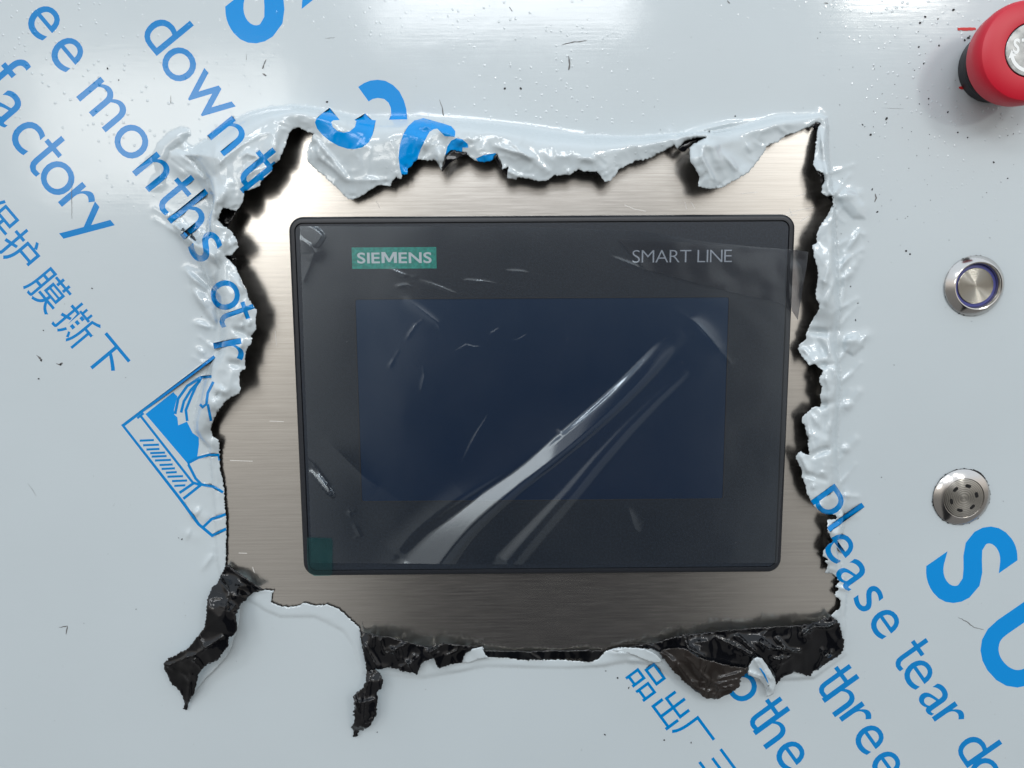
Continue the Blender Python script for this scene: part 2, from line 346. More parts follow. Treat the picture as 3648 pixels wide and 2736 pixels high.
HCTL = [(1050,470,9),(1110,520,8),(1130,610,6.5),(1254,711,5.5),(1350,660,8),(1450,610,10),(1570,590,10),(1620,540,11),(1770,560,12),(1900,640,10),(2100,610,11),(2180,640,10),(2300,565,8),(2410,520,9),(2460,560,13),(2500,660,12),(2600,650,8),(2700,560,5),(2800,480,3.5),(2910,440,3),(2910,540,4.5),(2935,640,8),(2960,720,8.5),(2910,830,9),(2905,950,10),(2915,1070,9),(2880,1160,5.5),(2845,1240,4),(2910,1310,8),(2925,1400,8),(2870,1490,6),(2880,1600,8),(2840,1630,5.5),(2860,1700,6.5),(2900,1800,8),(2980,1840,4),(2950,1900,7),(2935,1980,5),(2960,2050,2),(2990,2130,2.5),(2960,2195,1.5),(2980,2300,.3),(2560,2400,.3),(2330,2312,1.6),(2200,2307,1.2),(2000,2350,.4),(1740,2340,.4),(1700,2308,1.2),(1400,2370,.3),(1290,2300,.3),(1250,2215,.5),(1123,2158,.5),(1050,2160,.5),(965,2146,.6),(880,2100,.4),(806,1995,1.2),(805,1900,1.1),(799,1750,1.1),(782,1633,1.5),(757,1556,3),(757,1506,7),(800,1434,10),(852,1390,12),(870,1300,11.5),(895,1210,12),(913,1140,12.5),(890,1060,12),(840,950,11),(849,870,12),(793,800,13),(784,760,13),(860,720,13),(930,650,13),(1000,560,12),(1028,481,10)]
OUT = np.array(OUT, float); BASE = np.array(BASE, float); HCTL = np.array(HCTL, float)

def pdist(pts, poly, closed=True):
    """distance of each point to a polyline"""
    pts = np.asarray(pts, float); poly = np.asarray(poly, float)
    a = poly; b = np.roll(poly, -1, 0)
    if not closed: a = poly[:-1]; b = poly[1:]
    best = np.full(len(pts), 1e18); par = np.zeros(len(pts))
    for i in range(len(a)):
        d = b[i]-a[i]; L = d @ d + 1e-9
        tt = np.clip(((pts-a[i]) @ d)/L, 0, 1)
        q = pts - a[i] - tt[:, None]*d
        dd = (q*q).sum(1); k = dd < best
        best[k] = dd[k]; par[k] = (i + tt[k])/len(a)
    return np.sqrt(best), par
def inside(pts, poly=None, edges=None):
    """even-odd test; edges = list of (p, q) segments"""
    pts = np.asarray(pts, float)
    if edges is None:
        poly = np.asarray(poly, float); A = poly; B = np.roll(poly, -1, 0)
    else: A, B = edges
    r = np.zeros(len(pts), bool)
    lo = np.minimum(A.min(0), B.min(0)); hi = np.maximum(A.max(0), B.max(0))
    k = np.where((pts[:,0] >= lo[0]) & (pts[:,0] <= hi[0]) & (pts[:,1] >= lo[1]) & (pts[:,1] <= hi[1]))[0]
    if len(k) == 0: return r
    x, y = pts[k,0], pts[k,1]; c = np.zeros(len(k), bool)
    for (x0, y0), (x1, y1) in zip(A, B):
        m_ = (y0 > y) != (y1 > y)
        if m_.any():
            xi = x0 + (y-y0)*(x1-x0)/((y1-y0) if y1 != y0 else 1e-9)
            c ^= m_ & (x < xi)
    r[k] = c; return r
def vnoise(p, s, seed=0):
    """smooth value noise"""
    q = np.asarray(p, float)/s; i = np.floor(q).astype(np.int64); f = q-i; f = f*f*(3-2*f)
    def h(ix, iy):
        n = (ix*374761393 + iy*668265263 + seed*974711) & 0x7fffffff
        n = ((n ^ (n >> 13))*1274126177) & 0x7fffffff
        return ((n ^ (n >> 16)) & 0xffff)/65535.0
    a = h(i[:,0], i[:,1]); b = h(i[:,0]+1, i[:,1]); c = h(i[:,0], i[:,1]+1); d = h(i[:,0]+1, i[:,1]+1)
    return (a*(1-f[:,0])+b*f[:,0])*(1-f[:,1]) + (c*(1-f[:,0])+d*f[:,0])*f[:,1]
def jag(poly, step=5.0, amp=2.6, seed=0, closed=True):
    """torn edge: subdivide and shake"""
    poly = np.asarray(poly, float); r = np.random.default_rng(seed); out = []
    n = len(poly); last = n if closed else n-1
    for i in range(last):
        a, b = poly[i], poly[(i+1) % n]; d = b-a; L = np.hypot(*d); k = max(1, int(round(L/step)))
        nr = np.array([-d[1], d[0]])/(L+1e-9)
        for j in range(k):
            e = r.normal(0, amp*0.45) + amp*0.5*math.sin((i*7+j)*2.1) * (r.random() < 0.5)
            out.append(a + d*j/k + nr*(e if (j or r.random() < 0.5) else e*0.5))
    if not closed: out.append(poly[-1])
    return np.array(out)
# wrinkles: (polyline, amplitude mm, half width px, sharp)
CR = [
 ([(600,560),(650,610),(720,640),(765,690)], 1.6, 20, 0),
 ([(620,530),(680,580),(730,640),(770,720),(800,790)], 1.4, 14, 1), ([(770,500),(765,580),(775,700)], 1.2, 16, 1),
 ([(990,440),(975,500),(960,560),(930,620)], 2.0, 24, 0), ([(775,520),(785,580),(800,560),(870,510),(950,470)], 1.5, 14, 1),
 ([(860,560),(880,545),(920,560),(900,600),(860,650),(850,700)], 1.8, 14, 1), ([(800,660),(790,720),(795,760)], 1.5, 14, 0),
 ([(1110,480),(1140,560),(1190,600),(1230,640),(1300,645)], 1.3, 12, 1), ([(1120,490),(1160,540),(1240,640),(1250,700)], 1.5, 12, 1),
 ([(1125,500),(1110,570)], -1.0, 12, 0), ([(1300,640),(1400,640)], 0.8, 12, 1),
 ([(1500,425),(1530,455),(1560,460)], 1.8, 14, 1), ([(1450,455),(1510,470),(1545,455),(1580,460)], -1.6, 16, 0),
 ([(1560,455),(1590,480),(1620,485)], 1.6, 12, 1), ([(1500,480),(1510,520),(1500,570)], 1.2, 16, 0),
 ([(1560,520),(1570,570),(1572,600)], 2.2, 18, 0), ([(1620,500),(1650,500),(1670,530)], 1.4, 16, 0), ([(1670,480),(1700,540)], 1.2, 14, 1),
 ([(1765,520),(1830,540),(1900,560),(1955,610)], 1.8, 14, 1), ([(1820,505),(1880,560),(1930,600)], 1.4, 10, 1), ([(1790,600),(1840,625),(1900,630)], 1.5, 10, 1),
 ([(2060,560),(2110,570),(2150,600)], 1.0, 14, 0), ([(1950,560),(2100,545),(2250,520)], 0.6, 26, 0),
 ([(2530,500),(2560,580),(2580,660)], 1.6, 20, 0), ([(2510,500),(2500,560),(2540,640),(2530,670)], 2.4, 18, 1), ([(2465,560),(2500,620),(2520,640)], 1.8, 22, 0),
 ([(2570,540),(2620,600),(2650,620)], 1.5, 12, 1), ([(2660,510),(2690,580)], 0.9, 12, 1), ([(2480,510),(2540,520),(2620,500)], 1.2, 16, 0),
 ([(2924,460),(2935,560),(2950,680)], 1.6, 9, 1), ([(2935,480),(2950,600),(2962,690)], 1.2, 8, 1),
 ([(2968,650),(2980,700),(3060,690)], 1.2, 16, 0), ([(2970,700),(3020,690),(3075,740)], 0.8, 30, 0),
 ([(3020,890),(3060,830),(3075,835)], 1.4, 12, 1), ([(2990,960),(3020,920),(3070,890)], 1.4, 14, 1), ([(3010,1000),(3060,920)], 1.2, 14, 0), ([(2975,1010),(3040,950)], 1.0, 16, 0),
 ([(2975,1180),(2990,1120),(3010,1010),(3010,900)], 1.6, 12, 1), ([(2930,1040),(2950,960),(2960,860)], 1.6, 12, 1), ([(2940,1090),(2965,1020),(2990,940)], 1.3, 10, 1),
 ([(2880,1180),(2940,1185),(2975,1175)], -2.4, 12, 0), ([(2950,1190),(2955,1260),(2975,1290)], 1.6, 9, 1), ([(2910,1200),(2935,1260),(2935,1300)], -1.6, 12, 0),
 ([(2915,1302),(2980,1298)], -2.0, 10, 0), ([(2975,1300),(2978,1360),(2970,1400)], 1.6, 8, 1), ([(2940,1320),(2950,1380),(2950,1420)], 1.2, 8, 1), ([(2860,1240),(2900,1290)], 1.2, 8, 1),
 ([(2915,1446),(2985,1430)], -2.2, 12, 0), ([(2880,1490),(2885,1560),(2900,1600)], 1.3, 9, 1), ([(2905,1480),(2905,1560)], 1.1, 8, 1), ([(2920,1470),(2918,1590)], 1.0, 8, 1), ([(2960,1500),(2940,1590)], 1.3, 9, 1),
 ([(3005,1215),(3050,1205),(3085,1195)], 1.6, 18, 0), ([(3010,1460),(3060,1395)], 1.3, 14, 0), ([(3000,1610),(3050,1565)], 1.1, 14, 0), ([(3005,1765),(3055,1770)], 1.4, 10, 1),
 ([(2890,1620),(2950,1600),(2970,1590)], -2.0, 12, 0), ([(2850,1620),(2880,1680),(2895,1710)], 2.0, 12, 1), ([(2870,1690),(2940,1710)], -1.8, 10, 0), ([(2900,1720),(2895,1770)], 1.4, 9, 1), ([(2930,1690),(2935,1660)], 1.0, 9, 1), ([(2920,1790),(2940,1830)], 1.2, 8, 1),
 ([(2950,1890),(2990,1900)], 1.0, 9, 1), ([(2975,2090),(3020,2100),(3000,2050)], 1.0, 9, 1), ([(2970,2120),(3000,2180)], 0.9, 9, 1), ([(2950,2025),(3010,2040)], 0.9, 10, 1),
 ([(610,795),(680,850),(740,900)], 2.2, 15, 1), ([(740,900),(765,920),(790,915)], 1.5, 14, 0), ([(665,965),(720,1020),(765,1070)], 2.0, 14, 1), ([(685,1030),(720,1080),(765,1140)], 2.0, 14, 1), ([(700,1010),(740,1050),(770,1120)], -1.2, 12, 0),
 ([(695,1150),(740,1165),(765,1170)], 1.4, 12, 1), ([(700,1240),(760,1290)], 0.9, 12, 1), ([(700,1350),(730,1360)], 0.9, 10, 1), ([(720,1420),(745,1440)], 0.8, 9, 1),
 ([(785,900),(780,1000),(785,1150),(775,1280),(770,1360)], -1.5, 12, 0), ([(800,840),(790,900),(800,1000)], 1.2, 12, 0),
 ([(830,870),(850,860),(840,900)], 2.4, 16, 0), ([(830,985),(860,1030),(880,1090)], 1.8, 14, 0), ([(870,1080),(860,1130),(880,1170)], 1.4, 12, 1), ([(830,1170),(870,1190),(890,1200)], -1.6, 10, 0), ([(860,1150),(862,1195)], 1.2, 8, 1), ([(890,1140),(880,1190)], 1.2, 8, 1),
 ([(865,1210),(850,1250),(840,1290)], 1.3, 12, 0), ([(770,1380),(800,1400),(830,1330)], 1.8, 16, 0), ([(770,1405),(800,1412)], -1.8, 10, 0), ([(815,1290),(850,1300),(870,1305)], -1.6, 10, 0),
 ([(740,1500),(760,1440),(790,1420)], 2.0, 24, 0), ([(755,1600),(752,1750)], 0.7, 10, 1), ([(690,1820),(730,1845)], 1.1, 18, 0), ([(660,1900),(700,1915)], 0.6, 18, 0), ([(720,2030),(755,1980),(760,1950)], 0.8, 12, 1),
 ([(2180,2325),(2260,2325),(2340,2345)], 1.6, 12, 1), ([(2240,2350),(2320,2360)], 1.0, 10, 1),
 ([(1290,425),(1400,428),(1600,432),(1800,452),(2000,476)], 1.2, 9, 1), ([(1400,458),(1550,455)], 0.6, 9, 1), ([(1640,435),(1900,460),(2080,478)], 0.7, 7, 1),
 ([(2450,476),(2600,440),(2740,425)], 1.2, 9, 1), ([(2740,420),(2930,410)], 0.8, 9, 0), ([(2620,470),(2800,440),(2890,440)], 0.9, 18, 0),
]
PADS = [([(558,610),(545,560),(560,515),(600,475),(645,453),(672,460),(676,478),(650,510),(610,540),(585,590),(590,640),(575,680),(556,660)], 1.8, 16),
 ([(600,540),(625,530),(665,540),(720,570),(770,640),(780,720),(765,760),(735,700),(700,640),(650,600),(605,565)], 1.8, 15),
 ([(608,792),(660,800),(730,845),(790,895),(785,960),(735,920),(680,880),(640,850)], 1.8, 14),
 ([(664,965),(700,985),(765,1040),(780,1090),(775,1170),(735,1130),(700,1075),(675,1010)], 1.8, 14),
 ([(3000,1215),(3020,1195),(3060,1205),(3088,1190),(3080,1235),(3040,1270),(3005,1250)], 1.6, 12),
 ([(2985,700),(3010,670),(3050,685),(3080,730),(3085,780),(3040,780),(3000,740)], 1.4, 14)]
r_ = np.random.default_rng(5)
# small random creases running away from the torn edge
cent = np.array([1950., 1350.])
for i in range(0, len(OUT), 4):
    a = OUT[i]
    if a[1] > 1950: continue
    hh = HCTL[np.argmin(((HCTL[:, :2]-a)**2).sum(1)), 2]
    if hh < 3: continue
    d = (OUT[(i+1) % len(OUT)] - OUT[i-1]); nrm = np.array([-d[1], d[0]]); nrm = nrm/(np.hypot(*nrm)+1e-9)
    if nrm @ (a-cent) < 0: nrm = -nrm
    an = r_.normal(0, 0.6); c_, s_ = math.cos(an), math.sin(an); nrm = np.array([c_*nrm[0]-s_*nrm[1], s_*nrm[0]+c_*nrm[1]])
    L = r_.uniform(25, 80)
    CR.append(([tuple(a + nrm*r_.uniform(0, 12)), tuple(a + nrm*L)], r_.choice([-1, 1, 1])*r_.uniform(0.3, 0.8), r_.uniform(7, 12), int(r_.random() < .6)))

# stretched wrinkles running out into the flat film left and right of the opening
for i in range(len(BASE)):
    a = BASE[i]
    if not ((a[0] < 800 and 540 < a[1] < 1330) or (a[0] > 2900 and 560 < a[1] < 1850)): continue
    for j in range(1):
        sx = -1 if a[0] < 1900 else 1
        an = r_.normal(-0.75 if sx < 0 else -0.85, 0.22); L = r_.uniform(45, 120)
        p0 = a + np.array([-sx*12.0, 0]) + r_.uniform(-14, 14, 2)
        d = np.array([sx*math.cos(an), math.sin(an)*(1 if sx > 0 else 1)])
        CR.append(([tuple(p0), tuple(p0+d*L*0.5+r_.uniform(-4,4,2)), tuple(p0+d*L)], r_.uniform(0.5, 1.1), r_.uniform(8, 13), 1))

def film_h(pts):
    pts = np.asarray(pts, float); n = len(pts); h = np.zeros(n)
    lo = BASE.min(0)-160; hi = BASE.max(0)+160
    k = np.where((pts > lo).all(1) & (pts < hi).all(1))[0]
    if len(k) == 0: return h + 0.45
    q = pts[k]
    inb = inside(q, BASE); dO, _ = pdist(q, OUT); dB, _ = pdist(q, BASE)
    inO = inside(q, OUT); dOs = np.where(inO, 0, dO)
    t = np.where(inb, dB/(dB+dOs+1e-6), 0)
    w_ = 1.0/(((q[:, None, :]-HCTL[None, :, :2])**2).sum(2) + 900.)**1.5
    Hh = (w_*HCTL[:, 2]).sum(1)/w_.sum(1)
    prof = (1-np.exp(-(np.maximum(t, 0)*6.5)**1.25))*(1.22-0.22*t)
    prof = np.where(t > 0, prof, 0)
    z = Hh*prof
    lift = np.clip(z/3.0, 0, 1)
    # crumple noise
    rn = 1-np.abs(2*vnoise(q + 14*np.stack([vnoise(q,30,3), vnoise(q,30,4)], 1), 42, 1)-1)
    rn2 = 1-np.abs(2*vnoise(q + 8*np.stack([vnoise(q,18,5), vnoise(q,18,6)], 1), 21, 2)-1)
    z = z + lift*(0.30*(rn**2-0.35) + 0.04*(rn2**2-0.35) + 1.2*(vnoise(q, 120, 9)-0.5))
    for pl, amp, wd in PADS:
        pl = np.asarray(pl, float); ins = inside(q, pl); s = np.where(ins)[0]
        if len(s): d, _ = pdist(q[s], pl); z[s] += amp*(1-np.exp(-d/wd))
    for pl, amp, wd, sharp in CR:
        pl = np.asarray(pl, float); a = pl.min(0)-wd*3.2; b = pl.max(0)+wd*3.2
        s = np.where((q > a).all(1) & (q < b).all(1))[0]
        if len(s) == 0: continue
        d, par = pdist(q[s], pl, False); par = par*len(pl)/(len(pl)-1) if len(pl) > 1 else par
        tp = np.sin(np.clip(par*1.0, 0.0, 1.0)*math.pi*0.8+0.3)
        f = np.exp(-(d/wd)**2) if not sharp else np.exp(-(np.sqrt(d*d+16)-4)/(wd*0.62))*0.9
        z[s] += amp*f*np.clip(tp, 0, 1)
    z = np.maximum(z, 0)
    h[k] = z
    return h + 0.45

def triangulate(loops, extra_edges_pts, pts):
    """constrained Delaunay of loops (closed), extra edge sets and free points"""
    V = []; E = []
    for L in loops:
        s = len(V); V += [tuple(p) for p in L]; E += [(s+i, s+(i+1) % len(L)) for i in range(len(L))]
    for vs, es in extra_edges_pts:
        s = len(V); V += [tuple(p) for p in vs]; E += [(s+a, s+b) for a, b in es]
    V += [tuple(p) for p in pts]
    r = delaunay_2d_cdt([Vector(p) for p in V], E, [], 0, 0.02)
    return np.array([tuple(p) for p in r[0]]), np.array([tuple(f) for f in r[2] if len(f) == 3])
def jgrid(x0, x1, y0, y1, s, r, jit=0.28):
    gx, gy = np.meshgrid(np.arange(x0, x1, s), np.arange(y0, y1, s*0.9))
    gx = gx + (np.arange(gx.shape[0]) % 2)[:, None]*s*0.5
    p = np.stack([gx.ravel(), gy.ravel()], 1)
    return p + r.uniform(-jit, jit, p.shape)*s

# ------------------------------------------------------------------ print on the film
SHAPES = []      # (verts, edges, material index)
def updir(x): return math.radians(39.6 - (x-500)/3000*4.8)
def put_glyph(ch, cx, cy, xh, sx=1.0, bold=0.0, mid=0.27, mi=1, dr=0.0, sq=1.0):
    vs, fs, es = own_t() if ch == 't' else glyph(ch, bold)
    s = xh/0.452                          # x-height of the font is about 0.54
    x = (vs[:,0]-(vs[:,0].min()+vs[:,0].max())/2)*s*sx; y = (vs[:,1]-mid)*s*sq
    a = updir(cx) + dr; up = np.array([math.cos(a), -math.sin(a)]); al = np.array([math.sin(a), math.cos(a)])
    q = np.array([cx, cy]) + x[:, None]*al + y[:, None]*up
    SHAPES.append((q, es, mi))
XL, XR = 114, 101
for ch, x, y in (('e',164,70),('e',247,183),('m',376,365),('o',477,497),('n',553,605),('t',618,694),('h',678,774),('s',741,872),
                 ('d',578,117),('o',647,222),('w',749,339),('n',821,477),('t',908,596),
                 ('f',8,278),('a',33,378),('c',103,477),('t',157,556),('o',214,627),('r',285,708),('y',339,789)):
    put_glyph(ch, x, y, XL, {'m':1.0,'w':0.98,'t':1.05,'s':1.0}.get(ch, 1.0))
put_glyph('o', 812, 1048, 100, 1.0, dr=-0.35); put_glyph('t', 838, 1118, 100, 1.0, dr=-0.35); put_glyph('r', 825, 1250, 100, 1.1, dr=-0.5); put_glyph('h', 930, 668, 105)
for ch, x, y in (('p',2966,1782),('l',3000,1852),('e',2997,1945),('a',3044,2040),('s',3103,2127),('e',3160,2214),
                 ('t',3238,2331),('e',3279,2394),('a',3339,2484),('r',3389,2550),('d',3470,2666),('o',3517,2747),
                 ('t',2965,2424),('h',3000,2487),('r',3058,2550),('e',3105,2626),('e',3164,2719),
                 ('o',2652,2440),('t',2719,2540),('h',2754,2602),('e',2823,2683)):
    put_glyph(ch, x, y, XR, 0.97)
for ch, x, y, s in (('保',-8,782,82),('护',76,892,82),('膜',177,1034,82),('撕',277,1160,82),('下',384,1272,84),
                    ('品',2306,2423,70),('出',2390,2527,70),('厂',2470,2617,70),('三',2560,2735,70)):
    put_glyph(ch, x-(7 if x < 500 else 0), y, s*(.79 if x < 500 else .84), 1.0, bold=0.004, mid=0.36)
for ch, x, y, xh, sx in (('S',981,0,252,0.92),('S',3471,2006,240,0.92),('U',3668,2288,240,0.9)):
    put_glyph(ch, x, y, xh*0.85, sx, bold=0.026, mid=0.365, mi=2)
def traced(pts, ox, oy, s=2.212, mi=2):
    q = np.array([(ox+x/s, oy+y/s) for x, y in pts]); n = len(q); SHAPES.append((q, [(i, (i+1) % n) for i in range(n)], mi))
traced([(1495,685),(1540,655),(1590,635),(1650,628),(1710,637),(1770,670),(1820,720),(1855,790),(1875,860),(1882,940),(1738,943),(1755,900),(1752,850),(1735,810),(1700,780),(1650,772),(1610,780),(1578,800)], 600, 0)
traced([(1270,848),(1215,890),(1165,935),(1155,965),(1170,1010),(1210,1060),(1270,1110),(1340,1150),(1410,1172),(1470,1175),(1530,1160),(1580,1120),(1610,1060),(1635,948),(1605,945),(1550,893),(1465,945),(1482,955),(1470,1000),(1430,1035),(1380,1045),(1330,1030),(1295,1000),(1283,960),(1300,948),(1350,945)], 600, 0)
traced([(265,580),(275,480),(300,400),(340,330),(390,285),(460,267),(530,285),(620,310),(680,330),(712,370),(710,415),(670,412),(630,410),(600,380),(570,350),(540,355),(510,375),(495,400),(470,450),(440,510),(420,570),(410,620),(375,650),(340,685),(330,720),(290,720),(275,660)], 1300, 300)
traced([(632,560),(650,490),(680,445),(720,425),(770,435),(810,470),(815,500),(770,500),(765,535),(710,530),(680,535),(650,560)], 1300, 300)
traced([(875,585),(930,560),(1030,542),(1040,570),(1000,605),(940,625),(895,615)], 1300, 300)
def stroke(pl, wd, mi=1):
    pl = np.asarray(pl, float); n = len(pl); L = []; R = []
    for i in range(n):
        d = pl[min(i+1,n-1)]-pl[max(i-1,0)]; d = d/np.hypot(*d); nn = np.array([-d[1], d[0]])
        k = 1.0
        if 0 < i < n-1:
            d1 = pl[i]-pl[i-1]; d1 = d1/np.hypot(*d1); k = 1/max(0.5, abs(d1 @ d))
        L.append(pl[i]+nn*wd/2*k); R.append(pl[i]-nn*wd/2*k)
    vs = L + R[::-1]; m_ = len(vs)
    SHAPES.append((np.array(vs), [(i, (i+1) % m_) for i in range(m_)], mi))
stroke([(764,1270),(438,1516),(640,1775),(708,1868),(756,1908),(806,1884)], 11)
stroke([(498,1478),(689,1722)], 9); stroke([(489,1490),(512,1472)], 8)
fill = [(518,1475),(617,1397),(632,1412),(620,1459),(621,1477),(632,1487),(635,1515),(666,1502),(686,1542),(708,1558),(709,1582),(703,1627),(668,1651)]
SHAPES.append((np.array(fill, float), [(i, (i+1) % len(fill)) for i in range(len(fill))], 2))
for pl in ([(624,1475),(635,1420),(667,1375),(716,1344),(754,1341)], [(645,1470),(655,1430),(680,1389),(712,1357)], [(667,1500),(662,1461),(680,1416),(698,1375),(716,1348)],
           [(760,1360),(740,1400),(735,1440),(722,1450),(712,1440)], [(740,1440),(748,1480),(752,1500)],
           [(667,1651),(707,1630),(747,1620),(778,1621),(783,1640)], [(671,1654),(697,1705),(718,1726),(758,1733),(795,1754)],
           [(715,1728),(653,1777)], [(689,1722),(639,1756)], [(689,1720),(715,1728)], [(725,1877),(754,1849),(805,1832)]):
    stroke(pl, 10)
for y, x0, x1 in ((605,270,410),(650,303,460),(692,336,465),(728,373,520),(762,388,535),(800,420,578),(845,465,595),(883,485,617),(920,528,635),(960,543,697),(1003,588,737),(1050,610,720)):
    stroke([(400+x0/2.764, 1350+(y+3)/2.764), (400+x1/2.764, 1350+(y-3)/2.764)], 8)

# ------------------------------------------------------------------ the film sheet
jout = jag(OUT, 5.0, 2.6, 3)
outer = [(-900,-800),(4550,-800),(4550,3500),(-900,3500)]
g0 = jgrid(-880, 4540, -780, 3490, 90, rng)
g1 = jgrid(480, 3200, 300, 2520, 18, rng); g2 = jgrid(520, 3120, 340, 2480, 5.6, rng)
def band(g, lo_, hi_):
    dO, _ = pdist(g, OUT[::2]); dB, _ = pdist(g, BASE); inb = inside(g, BASE)
    return (~inside(g, OUT)) & ((dO < lo_) | (dB < hi_) | inb)
g2 = g2[band(g2, 70, 120)]
extra = np.zeros(len(g1), bool)
g1 = g1[band(g1, 260, 160)]
# finer points round wrinkles lying outside the lifted band
g = np.concatenate([g0, g1, g2])
for A_ in (jout,):
    d, _ = pdist(g, A_); g = g[(d > 2.5) & ~inside(g, A_)]
V2, T2 = triangulate([outer, jout], [(q, es) for q, es, _ in SHAPES], g)
cen = V2[T2].mean(1)
T2 = T2[~inside(cen, jout)]; cen = V2[T2].mean(1)
mi = np.zeros(len(T2), int)
for q, es, m_ in SHAPES:
    A_ = np.array([q[a] for a, b in es]); B_ = np.array([q[b] for a, b in es])
    mi[inside(cen, edges=(A_, B_))] = m_
hz = film_h(V2); V3 = P(V2[:,0], V2[:,1], hz)
# make every face look outwards
def orient(V3, T):
    a, b, c = V3[T[:,0]], V3[T[:,1]], V3[T[:,2]]
    nz = np.cross(b-a, c-a)[:,2]; T = T.copy(); T[nz < 0] = T[nz < 0][:, ::-1]; return T
T2 = orient(V3, T2)
film = thing('protective_film', 'pale blue-grey protective film with blue print, torn open around the display', 'film')
fo = part('film_sheet', V3, T2, [M['film'], M['ink'], M['ink2'], M['black_flat'], M['black_flat'], M['black_flat']], film, smooth=True, mi=mi)
so = fo.modifiers.new('thickness', 'SOLIDIFY'); so.thickness = 0.00022; so.offset = -1; so.material_offset = 3; so.material_offset_rim = 3; so.use_even_offset = False

# ------------------------------------------------------------------ steel front of the cabinet
def quadplane(name, px0, px1, py0, py1, z, mat):
    pts = [P1(px0,py1,z), P1(px1,py1,z), P1(px1,py0,z), P1(px0,py0,z)]
    xs = [p[0] for p in pts]; ys = [p[1] for p in pts]
    x0, x1, y0, y1 = min(xs), max(xs), min(ys), max(ys)
    vs = [(x0,y0,z),(x1,y0,z),(x1,y1,z),(x0,y1,z),(x0,y0,z-2),(x1,y0,z-2),(x1,y1,z-2),(x0,y1,z-2)]
    fs = [(0,1,2,3),(7,6,5,4),(0,4,5,1),(1,5,6,2),(2,6,7,3),(3,7,4,0)]
    o = obj(name, vs, fs, mat); uv = o.data.uv_layers.new(name='UVMap')
    for l in o.data.loops:
        c = o.data.vertices[l.vertex_index].co; uv.data[l.index].uv = (c.x*5, c.y*5)
    return o
steel = quadplane('cabinet_panel', -880, 4530, -780, 3480, 0.0, M['steel'])
steel['kind'] = 'structure'

# ------------------------------------------------------------------ black flaps folded over the lower edge
def flap(name, poly, hctl, mat, parent, seed, spacing=5.5, crump=1.0, smooth=True, amp=3.0, back=None, creases=(), hinge=None, base=0.9):
    """torn sheet lying over the film; hctl = [(x, y, h)...] heights above the film"""
    poly = np.asarray(poly, float); jp = jag(poly, 5.0, amp, seed)
    r = np.random.default_rng(seed); lo, hi = poly.min(0), poly.max(0)
    gg = jgrid(lo[0], hi[0], lo[1], hi[1], spacing, r); d, _ = pdist(gg, jp); gg = gg[inside(gg, jp) & (d > 2.2)]
    v2, t2 = triangulate([jp], [], gg); t2 = t2[inside(v2[t2].mean(1), jp)]
    hc = np.asarray(hctl, float); w_ = 1.0/(((v2[:, None]-hc[None, :, :2])**2).sum(2)+400.)**1.5
    h = (w_*hc[:, 2]).sum(1)/w_.sum(1)
    q = v2
    rn = 1-np.abs(2*vnoise(q + 18*np.stack([vnoise(q,34,seed), vnoise(q,34,seed+1)], 1), 46, seed+2)-1)
    rn2 = 1-np.abs(2*vnoise(q + 9*np.stack([vnoise(q,16,seed+3), vnoise(q,16,seed+4)], 1), 20, seed+5)-1)
    dd, _ = pdist(q, poly)
    h = h + crump*(0.6*(rn**2-.3) + 0.05*(rn2**2-.3) + 2.2*(vnoise(q, 80, seed+8)-.5))
    creases = list(creases)
    if crump > 0.6 and len(poly) > 14:
        for j in range(int(4+len(gg)/300)):
            c = gg[r.integers(len(gg))]; an = r.uniform(0, math.pi); L = r.uniform(14, 40)
            creases.append(([tuple(c-L*np.array([math.cos(an), math.sin(an)])), tuple(c+r.uniform(-5,5,2)), tuple(c+L*np.array([math.cos(an+.4), math.sin(an+.4)]))], r.uniform(.7, 1.6), r.uniform(7, 12)))
    for pl, a, wd in creases:
        d, par = pdist(q, pl, False); h = h + a*np.exp(-d/(wd*0.7))
    h = np.maximum(h, base)
    v3 = P(v2[:,0], v2[:,1], h); t2 = orient(v3, t2)
    o = part(name, v3, t2, [mat, back or M['film']], parent, smooth=smooth)
    s = o.modifiers.new('thickness', 'SOLIDIFY'); s.thickness = 0.0002; s.offset = -1; s.material_offset = 1; s.use_even_offset = False
    return o
def zc(pts, ox, oy, s=2.212): return [(ox+x/s, oy+y/s) for x, y in pts]
strip1 = zc([(905,245),(950,275),(1000,310),(1100,385),(1190,440),(1130,460),(1090,480),(1060,520),(1010,560),(995,600),(970,640),(980,700),(985,760),(950,810),(915,820),(915,890),(870,940),(830,1000),(760,1030),(720,1055),(680,1110),(665,1180),(645,1260),(620,1300),(600,1350),(590,1395),(555,1385),(570,1350),(550,1280),(510,1220),(470,1200),(440,1130),(405,1060),(410,1020),(450,980),(520,945),(580,920),(640,850),(690,790),(725,740),(740,650),(745,560),(755,500),(785,430),(830,390),(870,300)], 400, 1900)
s1u = zc([(960,560),(1005,575),(1003,640),(995,720),(970,800),(948,850),(943,890),(900,975),(830,1050),(740,1140),(680,1210),(640,1260),(620,1300),(600,1340),(590,1300),(600,1200),(640,1100),(700,1020),(800,960),(870,880),(890,800),(930,700),(940,600)], 400, 1900)
f1 = flap('torn_strip', strip1, [(810,2020,2),(900,2090,3.5),(820,2120,9),(790,2200,12),(760,2300,12),(690,2360,10),(610,2370,7),(650,2450,6),(670,2530,2.5)], M['black'], film, 21, creases=[([(810,2020),(930,2100)],1.0,8),([(600,2370),(700,2330),(790,2270)],1.6,8),([(780,2060),(815,2110),(800,2180)],1.5,9),([(680,2400),(670,2500)],1.2,8)])
u1 = flap('curled_edge', s1u, [(850,2160,3.5),(830,2260,3.0),(780,2370,2.5),(700,2450,2.0),(670,2500,1.5)], M['film'], film, 22, crump=0.15, amp=1.2, back=M['black_flat'])
